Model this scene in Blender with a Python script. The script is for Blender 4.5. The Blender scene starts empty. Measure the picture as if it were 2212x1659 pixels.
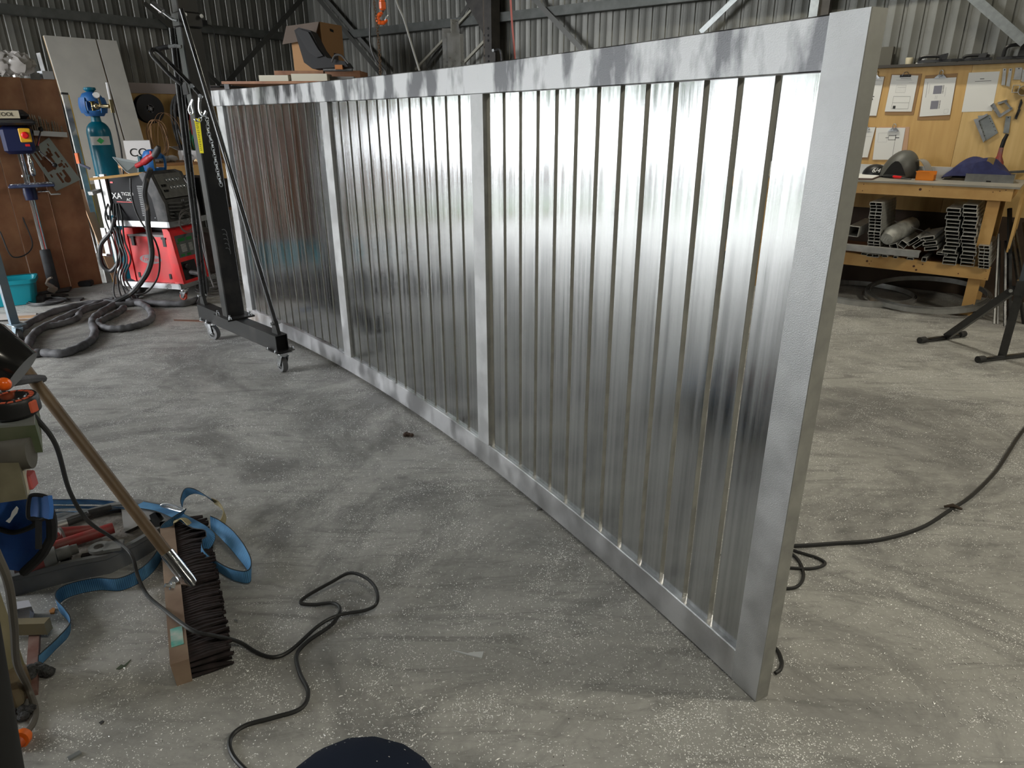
import bpy, bmesh, math, random
from mathutils import Vector, Matrix
SC = bpy.context.scene; COL = SC.collection
R = random.Random(7)
# ---------------------------------------------------------------- camera
F=1465.4; TH=.37395; RO=-.00393; CH=1.60078
_c,_s=math.cos(TH),math.sin(TH); _cr,_sr=math.cos(RO),math.sin(RO)
FW=Vector((0,_c,-_s)); _R0=Vector((1,0,0)); _U0=Vector((0,_s,_c))
RT=_cr*_R0+_sr*_U0; UP=-_sr*_R0+_cr*_U0
cd=bpy.data.cameras.new('camera'); cam=bpy.data.objects.new('camera',cd); COL.objects.link(cam)
cd.sensor_width=36; cd.lens=36*F/2212; cd.clip_start=.02; cd.clip_end=200
m=Matrix.Identity(4)
for i in range(3): m[i][0]=RT[i]; m[i][1]=UP[i]; m[i][2]=-FW[i]
m[2][3]=CH; cam.matrix_world=m; SC.camera=cam
def ray(px,py): return FW+RT*((px-1106)/F)+UP*((829.5-py)/F)
def pf(px,py,z=0.):
    """point of the horizontal plane z seen at that spot of the photograph"""
    d=ray(px,py); t=(z-CH)/d.z; return Vector((d.x*t,d.y*t,z))
def pY(px,py,Y):
    d=ray(px,py); t=Y/d.y; return Vector((d.x*t,Y,CH+d.z*t))
def pD(px,py,t):
    """point at depth t along the viewing axis"""
    d=ray(px,py); return Vector((d.x*t,d.y*t,CH+d.z*t))
# ---------------------------------------------------------------- look
SC.view_settings.view_transform='Standard'; SC.view_settings.look='None'
SC.view_settings.gamma=1; SC.view_settings.exposure=0.45; SC.view_settings.use_curve_mapping=False
try:
    SC.cycles.max_bounces=7; SC.cycles.diffuse_bounces=3; SC.cycles.glossy_bounces=4; SC.cycles.sample_clamp_indirect=6; SC.cycles.use_denoising=True
except Exception: pass
W=bpy.data.worlds.new('sky'); SC.world=W; W.use_nodes=True
bg=W.node_tree.nodes['Background']; bg.inputs[0].default_value=(.95,.97,1,1); bg.inputs[1].default_value=14.0
# room frame: corner between the two corrugated walls, and the directions of the walls
P0=Vector((-3.27,12.4,0)); D1=Vector((.787,-.617,0)).normalized(); D2=Vector((-.617,-.787,0)).normalized(); Z=Vector((0,0,1))
L1,L2,HR=17.,11.8,4.9
def WP(a,b,z=0.): return P0+D1*a+D2*b+Z*z      # a: away from left wall, b: away from back wall
ANG1=math.atan2(D1.y,D1.x)
def area(name,loc,target,sx,sy,power,col,spread=None):
    l=bpy.data.lights.new(name,'AREA'); l.shape='RECTANGLE'; l.size=sx; l.size_y=sy; l.energy=power; l.color=col
    if spread: l.spread=spread
    o=bpy.data.objects.new(name,l); COL.objects.link(o); o.location=loc
    o.rotation_euler=(Vector(target)-Vector(loc)).to_track_quat('-Z','Y').to_euler(); return o
DOOR=(6.7,11.3,2.95)
pt=area('daylight_portal',WP(-.1,(DOOR[0]+DOOR[1])/2,DOOR[2]/2),WP(5,(DOOR[0]+DOOR[1])/2,DOOR[2]/2),DOOR[1]-DOOR[0],DOOR[2],1,(1,1,1))
pt.data.cycles.is_portal=True
FD=(.3,4.0,4.6)      # unseen opening added in the front wall, behind and left of the camera, for daylight
p2=area('daylight_portal',WP((FD[0]+FD[1])/2,L2+.1,FD[2]/2),WP((FD[0]+FD[1])/2,5,FD[2]/2),FD[1]-FD[0],FD[2],1,(1,1,1)); p2.data.cycles.is_portal=True
sun=bpy.data.lights.new('sun','SUN'); sun.energy=3; sun.angle=.3; sun.color=(1,.97,.92); so=bpy.data.objects.new('sun',sun); COL.objects.link(so)
so.rotation_euler=(math.radians(50),0,math.radians(60))   # high behind the shed: lights only the yard outside
# ---------------------------------------------------------------- materials
MATS={}
def M(name,col,rough=.6,metal=0.,col2=None,ns=6.,nd=4.,st=(1,1,1),bump=0.,bs=None,lo=.35,hi=.65,rv=0.,emit=None,trans=0.,coat=0.,coord='Object',aniso=0.):
    if name in MATS: return MATS[name]
    mt=bpy.data.materials.new(name); mt.use_nodes=True; nt=mt.node_tree; N=nt.nodes; L=nt.links
    b=N['Principled BSDF']; b.inputs['Base Color'].default_value=(*col,1); b.inputs['Roughness'].default_value=rough; b.inputs['Metallic'].default_value=metal
    if trans: b.inputs['Transmission Weight'].default_value=trans
    if coat: b.inputs['Coat Weight'].default_value=coat
    if emit: b.inputs['Emission Color'].default_value=(*emit[0],1); b.inputs['Emission Strength'].default_value=emit[1]
    if col2 or bump or rv:
        tc=N.new('ShaderNodeTexCoord'); mp=N.new('ShaderNodeMapping'); mp.inputs['Scale'].default_value=st; L.new(tc.outputs[coord],mp.inputs[0])
        nz=N.new('ShaderNodeTexNoise'); nz.inputs['Scale'].default_value=ns; nz.inputs['Detail'].default_value=nd; L.new(mp.outputs[0],nz.inputs['Vector'])
        if col2:
            rp=N.new('ShaderNodeValToRGB'); rp.color_ramp.elements[0].position=lo; rp.color_ramp.elements[1].position=hi
            rp.color_ramp.elements[0].color=(*col,1); rp.color_ramp.elements[1].color=(*col2,1); L.new(nz.outputs[0],rp.inputs[0]); L.new(rp.outputs[0],b.inputs['Base Color'])
        if rv:
            mr=N.new('ShaderNodeMapRange'); mr.inputs[3].default_value=rough-rv; mr.inputs[4].default_value=rough+rv; mr.inputs[1].default_value=lo; mr.inputs[2].default_value=hi
            L.new(nz.outputs[0],mr.inputs[0]); L.new(mr.outputs[0],b.inputs['Roughness'])
        if bump:
            n2=nz
            if bs: n2=N.new('ShaderNodeTexNoise'); n2.inputs['Scale'].default_value=bs; n2.inputs['Detail'].default_value=3; L.new(mp.outputs[0],n2.inputs['Vector'])
            bp=N.new('ShaderNodeBump'); bp.inputs['Strength'].default_value=bump; bp.inputs['Distance'].default_value=.01; L.new(n2.outputs[0],bp.inputs['Height']); L.new(bp.outputs[0],b.inputs['Normal'])
    MATS[name]=mt; return mt
def node(nt,t,**k):
    n=nt.nodes.new(t)
    for a,v in k.items():
        if a.startswith('i'):
            n.inputs[int(a[1:])].default_value=v
        else: setattr(n,a,v)
    return n
# ---------------------------------------------------------------- mesh builder
def frame(u):
    u=u.normalized(); a=Vector((0,0,1)) if abs(u.z)<.9 else Vector((1,0,0)); v=u.cross(a).normalized(); return v,u.cross(v).normalized()
class B:
    def __init__(s): s.v=[]; s.f=[]; s.m=[]; s.sm=[]
    def add(s,vs,fs,mi=0,sm=False):
        o=len(s.v); s.v+= [Vector(q) for q in vs]; s.f+=[tuple(o+i for i in f) for f in fs]; s.m+=[mi]*len(fs); s.sm+=[sm]*len(fs); return s
    def hexa(s,p,mi=0): # 8 points: bottom ring 4, top ring 4
        return s.add(p,[(0,3,2,1),(4,5,6,7),(0,1,5,4),(1,2,6,5),(2,3,7,6),(3,0,4,7)],mi)
    def box(s,c,size,rz=0.,mi=0,M3=None,bev=0.):
        c=Vector(c); hx,hy,hz=[a/2 for a in size]; Q=M3 or Matrix.Rotation(rz,3,'Z')
        if bev>0:
            b=min(bev,hx*.9,hy*.9); pr=[(hx-b,-hy),(hx,-hy+b),(hx,hy-b),(hx-b,hy),(-hx+b,hy),(-hx,hy-b),(-hx,-hy+b),(-hx+b,-hy)]
            b2=min(b,hz*.9); n=8; vs=[];
            for z,k in ((-hz,b2),(-hz+b2,0),(hz-b2,0),(hz,b2)):
                for x,y in pr: vs.append(c+Q@Vector((x*(1-k/hx),y*(1-k/hy),z)))
            fs=[tuple(range(n-1,-1,-1)),tuple(range(3*n,4*n))]
            for r in range(3):
                for i in range(n): j=(i+1)%n; fs.append((r*n+i,r*n+j,(r+1)*n+j,(r+1)*n+i))
            return s.add(vs,fs,mi)
        p=[(-hx,-hy,-hz),(hx,-hy,-hz),(hx,hy,-hz),(-hx,hy,-hz),(-hx,-hy,hz),(hx,-hy,hz),(hx,hy,hz),(-hx,hy,hz)]
        return s.hexa([c+Q@Vector(q) for q in p],mi)
    def bar(s,a,b,w,h,mi=0,up=None,wall=0.):
        """rectangular bar from a to b, w across, h along up"""
        a,b=Vector(a),Vector(b); u=(b-a).normalized(); up=Vector(up) if up else (Vector((0,0,1)) if abs(u.z)<.95 else Vector((0,1,0)))
        x=u.cross(up).normalized(); y=x.cross(u).normalized()
        if wall>0:
            o=[(-w/2,-h/2),(w/2,-h/2),(w/2,h/2),(-w/2,h/2)]; i_=[(-w/2+wall,-h/2+wall),(w/2-wall,-h/2+wall),(w/2-wall,h/2-wall),(-w/2+wall,h/2-wall)]
            vs=[]
            for e in (a,b):
                for q in o+i_: vs.append(e+x*q[0]+y*q[1])
            fs=[]
            for k in range(4):
                j=(k+1)%4; fs+=[(k,j,8+j,8+k),(4+j,4+k,12+k,12+j),(k,4+k,4+j,j),(8+k,8+j,12+j,12+k)]
            return s.add(vs,fs,mi)
        vs=[e+x*p*w/2+y*q*h/2 for e in (a,b) for p,q in ((-1,-1),(1,-1),(1,1),(-1,1))]
        return s.add(vs,[(0,3,2,1),(4,5,6,7),(0,1,5,4),(1,2,6,5),(2,3,7,6),(3,0,4,7)],mi)
    def tube(s,pts,r,n=8,mi=0,caps=True,closed=False):
        pts=[Vector(p) for p in pts]; k=len(pts); rr=r if isinstance(r,(list,tuple)) else [r]*k; vs=[]; fs=[]; x=None
        for i,p in enumerate(pts):
            if closed: u=(pts[(i+1)%k]-pts[i-1])
            else: u=(pts[min(i+1,k-1)]-pts[max(i-1,0)])
            if u.length<1e-9: u=Vector((0,0,1))
            u.normalize()
            if x is None: x,_=frame(u)
            x=(x-u*x.dot(u)); x=x.normalized() if x.length>1e-6 else frame(u)[0]; y=u.cross(x)
            for j in range(n): a=2*math.pi*j/n; vs.append(p+(x*math.cos(a)+y*math.sin(a))*rr[i])
        for i in range(k if closed else k-1):
            for j in range(n): jj=(j+1)%n; i2=(i+1)%k; fs.append((i*n+j,i*n+jj,i2*n+jj,i2*n+j))
        if caps and not closed: fs+=[tuple(range(n-1,-1,-1)),tuple(range((k-1)*n,k*n))]
        return s.add(vs,fs,mi,True)
    def lathe(s,c,prof,axis=(0,0,1),n=24,mi=0,closed=False):
        """prof: (radius, height) pairs along axis from c"""
        c=Vector(c); u=Vector(axis).normalized(); x,y=frame(u); vs=[]; fs=[]; k=len(prof)
        for r,h in prof:
            for j in range(n): a=2*math.pi*j/n; vs.append(c+u*h+(x*math.cos(a)+y*math.sin(a))*max(r,1e-5))
        for i in range(k if closed else k-1):
            for j in range(n): jj=(j+1)%n; i2=(i+1)%k; fs.append((i*n+j,i*n+jj,i2*n+jj,i2*n+j))
        if not closed: fs+=[tuple(range(n-1,-1,-1)),tuple(range((k-1)*n,k*n))]
        return s.add(vs,fs,mi,True)
    def prism(s,poly,ext,mi=0):
        """poly: planar points, extruded by vector ext"""
        n=len(poly); ext=Vector(ext); vs=[Vector(p) for p in poly]; vs+=[p+ext for p in vs]
        fs=[tuple(range(n-1,-1,-1)),tuple(range(n,2*n))]+[(i,(i+1)%n,n+(i+1)%n,n+i) for i in range(n)]
        return s.add(vs,fs,mi)
    def ball(s,c,r,n=12,mi=0,sc=(1,1,1),M3=None):
        c=Vector(c); vs=[]; fs=[]; k=n//2+1; Q=M3 or Matrix.Identity(3)
        for i in range(k):
            t=math.pi*i/(k-1)
            for j in range(n):
                a=2*math.pi*j/n; vs.append(c+Q@Vector((r*sc[0]*math.sin(t)*math.cos(a),r*sc[1]*math.sin(t)*math.sin(a),r*sc[2]*math.cos(t))))
        for i in range(k-1):
            for j in range(n): jj=(j+1)%n; fs.append((i*n+j,(i+1)*n+j,(i+1)*n+jj,i*n+jj))
        return s.add(vs,fs,mi,True)
    def grid(s,fn,nu,nv,mi=0,sm=True,thick=0.):
        vs=[fn(i/(nu-1),j/(nv-1)) for i in range(nu) for j in range(nv)]; fs=[(i*nv+j,(i+1)*nv+j,(i+1)*nv+j+1,i*nv+j+1) for i in range(nu-1) for j in range(nv-1)]
        if thick:
            ns=[]
            for i in range(nu):
                for j in range(nv):
                    a=Vector(vs[min(i+1,nu-1)*nv+j])-Vector(vs[max(i-1,0)*nv+j]); b=Vector(vs[i*nv+min(j+1,nv-1)])-Vector(vs[i*nv+max(j-1,0)]); q=a.cross(b); ns.append(q.normalized() if q.length>1e-9 else Vector((0,0,1)))
            o=len(vs); vs=list(vs)+[Vector(vs[k])-ns[k]*thick for k in range(o)]; fs=fs+[tuple(o+q for q in reversed(f)) for f in fs]
            ed=[(i*nv,(i+1)*nv) for i in range(nu-1)]+[((i+1)*nv+nv-1,i*nv+nv-1) for i in range(nu-1)]+[(j+1,j) for j in range(nv-1)]+[((nu-1)*nv+j,(nu-1)*nv+j+1) for j in range(nv-1)]
            fs+=[(a,b,o+b,o+a) for a,b in ed]
        return s.add(vs,fs,mi,sm)
    def mk(s,name,mats,parent=None,label=None,cat=None,group=None,kind=None):
        if not isinstance(mats,(list,tuple)): mats=[mats]
        if parent is not None: off=Vector(parent['_o']) if '_o' in parent else Vector((0,0,0))
        else:
            xs=[p.x for p in s.v]; ys=[p.y for p in s.v]; off=Vector(((min(xs)+max(xs))/2,(min(ys)+max(ys))/2,min(p.z for p in s.v)))
            if kind=='structure': off=Vector((0,0,0))
        me=bpy.data.meshes.new(name); me.from_pydata([tuple(p-off) for p in s.v],[],s.f)
        for q in mats: me.materials.append(q)
        me.polygons.foreach_set('material_index',s.m); me.polygons.foreach_set('use_smooth',s.sm)
        me.validate()
        try: me.set_sharp_from_angle(angle=math.radians(40))
        except Exception: pass
        me.update()
        o=bpy.data.objects.new(name,me); COL.objects.link(o)
        if parent is not None: o.parent=parent; SUBO[o.name]=off
        else: o.location=off
        OFF[o.name]=off
        return tag(o,label,cat,group,kind)
OFF={}; SUBO={}
def tag(o,label=None,cat=None,group=None,kind=None):
    if label: o['label']=label
    if cat: o['category']=cat
    if group: o['group']=group
    if kind: o['kind']=kind
    return o
class _P(dict): pass
def E(name,loc,label,cat,group=None):
    """empty at the base of a thing; its parts are children in world-sized coordinates around it"""
    o=bpy.data.objects.new(name,None); COL.objects.link(o); o.location=Vector(loc); o.empty_display_size=.05; OFF[o.name]=Vector(loc)
    return tag(o,label,cat,group)
def part(b,name,mats,parent,label=None,kind=None):
    """b becomes a mesh child of parent (thing or part)"""
    off=OFF[parent.name]
    if not isinstance(mats,(list,tuple)): mats=[mats]
    me=bpy.data.meshes.new(name); me.from_pydata([tuple(p-off) for p in b.v],[],b.f)
    for q in mats: me.materials.append(q)
    me.polygons.foreach_set('material_index',b.m); me.polygons.foreach_set('use_smooth',b.sm); me.validate()
    try: me.set_sharp_from_angle(angle=math.radians(40))
    except Exception: pass
    me.update(); o=bpy.data.objects.new(name,me); COL.objects.link(o); o.parent=parent; OFF[o.name]=off
    return tag(o,label,kind=kind)
def text(body,parent,origin,xdir,ydir,size,mat,name='lettering',ext=.0006,align='CENTER',shear=0.):
    cu=bpy.data.curves.new(name,'FONT'); cu.body=body; cu.size=size; cu.extrude=ext; cu.align_x=align; cu.align_y='CENTER'; cu.shear=shear; cu.materials.append(mat)
    o=bpy.data.objects.new(name,cu); COL.objects.link(o); o.parent=parent; x=Vector(xdir).normalized(); y=Vector(ydir); y=(y-x*y.dot(x)).normalized(); z=x.cross(y)
    mm=Matrix.Identity(4)
    for i in range(3): mm[i][0]=x[i]; mm[i][1]=y[i]; mm[i][2]=z[i]; mm[i][3]=(Vector(origin)-OFF[parent.name])[i]
    bpy.context.view_layer.update(); me=bpy.data.meshes.new_from_object(o.evaluated_get(bpy.context.evaluated_depsgraph_get())); bpy.data.objects.remove(o)
    if not me.materials: me.materials.append(mat)
    me.transform(mm); o=bpy.data.objects.new(name,me); COL.objects.link(o); o.parent=parent; OFF[o.name]=OFF[parent.name]; return o
def spline(pts,n=8,closed=False):
    """smooth path through the points"""
    P=[Vector(p) for p in pts]; k=len(P); out=[]
    for i in range(k if closed else k-1):
        p1,p2=P[i],P[(i+1)%k]; p0=P[i-1] if (i>0 or closed) else p1*2-p2; p3=P[(i+2)%k] if (i+2<k or closed) else p2*2-p1
        for j in range(n):
            t=j/n; out.append(.5*((2*p1)+(p2-p0)*t+(2*p0-5*p1+4*p2-p3)*t*t+(3*p1-p0-3*p2+p3)*t*t*t))
    if not closed: out.append(P[-1])
    return out
def rounded(w,h,r,n=4):
    o=[]
    for cx,cy,a0 in ((w/2-r,h/2-r,0),(-w/2+r,h/2-r,90),(-w/2+r,-h/2+r,180),(w/2-r,-h/2+r,270)):
        for i in range(n+1): a=math.radians(a0+90*i/n); o.append((cx+r*math.cos(a),cy+r*math.sin(a)))
    return o
# ---------------------------------------------------------------- shared materials
black_steel=M('black_painted_steel',(.012,.012,.013),.32,.0,col2=(.03,.03,.03),ns=9,rv=.12,coat=.3)
grey_steel=M('grey_steel',(.18,.18,.175),.45,.6,col2=(.1,.1,.1),ns=8)
zinc=M('zinc_plate',(.62,.64,.66),.28,1.,rv=.08,ns=20)
chrome=M('polished_steel',(.7,.7,.72),.13,1.)
galv=M('galvanised_steel',(.34,.36,.36),.42,.7,col2=(.26,.28,.28),ns=18)
alu=M('mill_aluminium',(.66,.67,.68),.33,1.,col2=(.52,.53,.54),ns=10,rv=.08)
alu_dull=M('dull_aluminium',(.5,.5,.49),.5,.8,col2=(.38,.38,.37),ns=12)
rubber=M('black_rubber',(.02,.02,.02),.6,0,col2=(.04,.04,.04),ns=30)
blackp=M('black_plastic',(.015,.015,.016),.4)
dusty=M('dusty_black_plastic',(.03,.03,.032),.6,col2=(.075,.072,.07),ns=14)
white=M('white_paper',(.72,.72,.70),.6)
cream=M('cream_board',(.55,.52,.42),.8)
pine=M('pine_timber',(.62,.38,.14),.55,0,col2=(.50,.28,.09),ns=5,st=(1,1,1),nd=6)
ply=M('plywood',(.50,.30,.10),.55,0,col2=(.60,.38,.14),ns=3,st=(6,6,.7),nd=5,lo=.3,hi=.7)
darkwood=M('brown_ply',(.20,.08,.035),.55,0,col2=(.33,.16,.075),ns=7,st=(1,1,.8),nd=7,lo=.3,hi=.72)
cardboard=M('cardboard',(.36,.20,.09),.8)
orange=M('orange_plastic',(.85,.16,.015),.35)
red=M('red_plastic',(.78,.01,.015),.33,col2=(.62,.03,.03),ns=12)
yellow=M('yellow_label',(.9,.78,.02),.4)
teal=M('teal_paint',(.0,.125,.20),.3,0,col2=(.0,.16,.24),ns=9)
bluep=M('blue_plastic',(.015,.10,.33),.4,col2=(.03,.16,.42),ns=12)
navy=M('navy_paint',(.012,.018,.07),.35)
LAMPS=[(4.8,1.2,98,.3),(2.4,6.6,50,-.66),(5.5,-1.2,15,.3),(.9,-.9,42,.3)]
ORD=['topmost','second','third','fourth','fifth','sixth','seventh','eighth','ninth','tenth','eleventh','twelfth','thirteenth','fourteenth','fifteenth','sixteenth','seventeenth','eighteenth']
def matte(n,v=.15): MATS[n].node_tree.nodes['Principled BSDF'].inputs['Specular IOR Level'].default_value=v
# ================================================================ SETTING
def wall_mat(name,c1,c2):
    return M(name,c1,.45,.35,col2=c2,ns=2.2,nd=6,bump=.15,bs=60)
shed=wall_mat('shed_sheet',(.105,.107,.096),(.15,.15,.135))
# floor: dusty concrete, dark scuffs, aluminium swarf
fm=bpy.data.materials.new('workshop_concrete'); fm.use_nodes=True; nt=fm.node_tree; bs=nt.nodes['Principled BSDF']; L=nt.links
tc=node(nt,'ShaderNodeTexCoord')
def nz(scale,detail=5,rough=.55,vec=None,dist=0.):
    n=node(nt,'ShaderNodeTexNoise'); n.inputs['Scale'].default_value=scale; n.inputs['Detail'].default_value=detail; n.inputs['Roughness'].default_value=rough; n.inputs['Distortion'].default_value=dist
    L.new(vec or tc.outputs['Object'],n.inputs['Vector']); return n.outputs[0]
def mr(src,a,b,c=0.,d=1.):
    n=node(nt,'ShaderNodeMapRange'); L.new(src,n.inputs[0])
    for i,v in enumerate((a,b,c,d)): n.inputs[i+1].default_value=v
    return n.outputs[0]
def mth(op,a,b):
    n=node(nt,'ShaderNodeMath',operation=op)
    for i,v in enumerate((a,b)):
        if isinstance(v,(int,float)): n.inputs[i].default_value=v
        else: L.new(v,n.inputs[i])
    return n.outputs[0]
def mixc(f,a,b):
    n=node(nt,'ShaderNodeMix',data_type='RGBA')
    if isinstance(f,(int,float)): n.inputs[0].default_value=f
    else: L.new(f,n.inputs[0])
    for i,v in ((6,a),(7,b)):
        if isinstance(v,tuple): n.inputs[i].default_value=(*v,1)
        else: L.new(v,n.inputs[i])
    return n.outputs[2]
base=mixc(mr(nz(1.1,6,.6,dist=.4),.35,.65),(.32,.315,.295),(.43,.425,.395))
fine=mixc(mth('MULTIPLY',mr(nz(45,4,.7),.35,.7),.28),base,(.19,.185,.17))
mp=node(nt,'ShaderNodeMapping'); mp.inputs['Rotation'].default_value=(0,0,.5); mp.inputs['Scale'].default_value=(1,5,1); L.new(tc.outputs['Object'],mp.inputs[0])
scuff=mth('MULTIPLY',mr(nz(1.9,9,.78,mp.outputs[0],1.6),.50,.64),.6)
c1=mixc(scuff,fine,(.12,.118,.112))
stain=mth('MULTIPLY',mr(nz(.85,9,.72,dist=1.5),.46,.60),.78)
c2=mixc(stain,c1,(.14,.137,.132))
pale=mth('MULTIPLY',mr(nz(.9,8,.7,dist=.8),.56,.75),.5)
c3=mixc(pale,c2,(.58,.57,.54))
# swarf speckles in drifts
def speck(scale,th,dens):
    v=node(nt,'ShaderNodeTexVoronoi'); v.inputs['Scale'].default_value=scale; L.new(tc.outputs['Object'],v.inputs['Vector'])
    cs=node(nt,'ShaderNodeSeparateColor'); L.new(v.outputs['Color'],cs.inputs[0])
    near=mth('LESS_THAN',v.outputs['Distance'],th); sel=mth('LESS_THAN',cs.outputs[0],dens); return mth('MULTIPLY',near,sel)
drift=mth('MULTIPLY',mr(nz(2.3,8,.85,dist=1.4),.47,.60),mr(nz(.6,3,.5),.35,.6,.25,1.))
near_gate=drift
s1=speck(130,.27,mth('MULTIPLY',drift,.8)); s2=speck(75,.15,mth('MULTIPLY',drift,.45)); s3=speck(230,.30,mth('ADD',.03,mth('MULTIPLY',drift,.7)))
sp=mth('MAXIMUM',mth('MAXIMUM',s1,s2),s3)
c4=mixc(sp,c3,(.88,.88,.86))
drk=speck(38,.07,.10); c5=mixc(drk,c4,(.04,.035,.03))
L.new(c5,bs.inputs['Base Color'])
bs.inputs['Roughness'].default_value=.62; L.new(mr(nz(2.4,5,.6),.3,.7,.48,.8),bs.inputs['Roughness'])
bpn=node(nt,'ShaderNodeBump'); bpn.inputs['Strength'].default_value=.25; bpn.inputs['Distance'].default_value=.003; L.new(mth('ADD',nz(60,5,.7),mth('MULTIPLY',sp,.8)),bpn.inputs['Height']); L.new(bpn.outputs[0],bs.inputs['Normal'])
b=B(); b.hexa([WP(0,0,-.15),WP(0,L2,-.15),WP(L1,L2,-.15),WP(L1,0,-.15),WP(0,0),WP(0,L2),WP(L1,L2),WP(L1,0)]); b.mk('floor',fm,kind='structure')
# corrugated walls: ribbed sheet with pans 170 mm apart
def ribbed(fr,u,n,length,z0,z1,pitch,off=0.):
    """sheet starting at fr, running along u, ribs standing to n"""
    b=B(); prof=[]; x=off
    while x<length:
        for dx,h in ((0,0),(.008,-.011),(.030,-.011),(.038,0),(.098,0),(.101,.0015),(.106,.0015),(.109,0)):
            if x+dx<length: prof.append((x+dx,h))
        x+=pitch
    prof=[(0,0)]+prof+[(length,0)]
    z0-=.04 if z0==0 else 0; vs=[fr+u*x+n*h+Z*z for z in (z0,z1) for x,h in prof]; k=len(prof)
    b.add(vs,[(i,i+1,k+i+1,k+i) for i in range(k-1)]); 
    # outer skin gives the wall thickness
    vs2=[fr+u*x-n*.06+Z*z for z in (z0,z1) for x in (0,length)]; b.add(vs2,[(0,2,3,1)]); 
    return b
ribbed(P0,D1,D2,L1,0,HR,.17,.05).mk('wall_back',shed,kind='structure')
wl=ribbed(P0,D2,D1,DOOR[0],0,HR,.17,.08)
q=ribbed(P0+D2*DOOR[1],D2,D1,L2-DOOR[1],0,HR,.17,.03); wl.add(q.v,q.f)
q=ribbed(P0+D2*DOOR[0],D2,D1,DOOR[1]-DOOR[0],DOOR[2],HR,.17,.03); wl.add(q.v,q.f)
wl.mk('wall_left',shed,kind='structure')
wf_=ribbed(WP(0,L2),D1,-D2,FD[0],0,HR,.17)
for fr_,ln_,z_ in ((FD[1],L1-FD[1],0),(FD[0],FD[1]-FD[0],FD[2])): q=ribbed(WP(fr_,L2),D1,-D2,ln_,z_,HR,.17); wf_.add(q.v,q.f)
wf_.mk('wall_front',shed,kind='structure')
ribbed(WP(L1,0),D2,-D1,L2,0,HR,.17).mk('wall_right',shed,kind='structure')
b=B(); b.hexa([WP(-.2,-.2,HR),WP(-.2,L2+.2,HR),WP(L1+.2,L2+.2,HR),WP(L1+.2,-.2,HR),WP(-.2,-.2,HR+.1),WP(-.2,L2+.2,HR+.1),WP(L1+.2,L2+.2,HR+.1),WP(L1+.2,-.2,HR+.1)])
b.mk('ceiling',M('roof_sheet',(.26,.26,.25),.5,.3),kind='structure')
# yard outside the roller door
yc=M('yard_concrete',(.058,.058,.056),.9,col2=(.048,.048,.046),ns=2)
b=B(); b.hexa([WP(-40,-20,-.4),WP(-40,40,-.4),WP(30,40,-.4),WP(30,-20,-.4),WP(-40,-20,-.16),WP(-40,40,-.16),WP(30,40,-.16),WP(30,-20,-.16)]); b.mk('ground',yc,kind='structure')
b=B(); b.hexa([WP(a,c,z) for z in (-.16,-.1) for a,c in ((-3.2,-10),(-3.2,30),(-1.9,30),(-1.9,-10))])
b.mk('grass_verge',M('grass',(.035,.06,.025),.9,col2=(.045,.08,.03),ns=8),label='strip of green grass outside the roller door',cat='grass',kind='stuff')
leafm=M('tree_leaves',(.04,.065,.035),.8,col2=(.06,.09,.05),ns=4); bark=M('bark',(.10,.07,.05),.9)
for i in range(9):
    c=WP(-15-R.random()*5,-14+i*6.,-.16); h=8.5+R.random()*2.5
    c.x-=0; t=E('tree',c,'leafy green tree across the yard outside, %s along the row'%['first','second','third','fourth','fifth','sixth','seventh','eighth','ninth'][i],'tree','trees across the yard')
    part(B().tube([c,c+Z*h*.5],[.18,.12],8),'trunk',bark,t)
    bb=B()
    for k in range(16): bb.ball(c+Vector((R.uniform(-2.8,2.8),R.uniform(-2.8,2.8),h*.25+R.random()*h*.6)),R.uniform(1.3,2.1),10)
    part(bb,'crown',leafm,t)
# girts, columns, braces on the sheet walls
dkg=M('girt_steel',(.10,.105,.10),.5,.5,col2=(.07,.075,.07),ns=8)
def girt(p,q,n,name,lab):
    o=B(); u=(q-p).normalized()
    # lipped channel: web, two flanges
    for (h,dn,zz) in ((.10,.012,0),):
        o.bar(p+n*.115,q+n*.115,.012,.10,up=Z); o.bar(p+n*.06+Z*.05,q+n*.06+Z*.05,.11,.006,up=Z); o.bar(p+n*.06-Z*.05,q+n*.06-Z*.05,.11,.006,up=Z)
    return o.mk(name,dkg,label=lab,cat='girt')
GZ=2.80
girt(WP(.1,0.01,GZ),WP(L1-.2,0.01,GZ),D2,'wall_girt','long grey steel girt across the sheet wall behind the gate')
girt(WP(.01,.1,GZ),WP(.01,DOOR[0]-.1,GZ),D1,'wall_girt','grey steel girt across the left sheet wall above the white panels')
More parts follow.
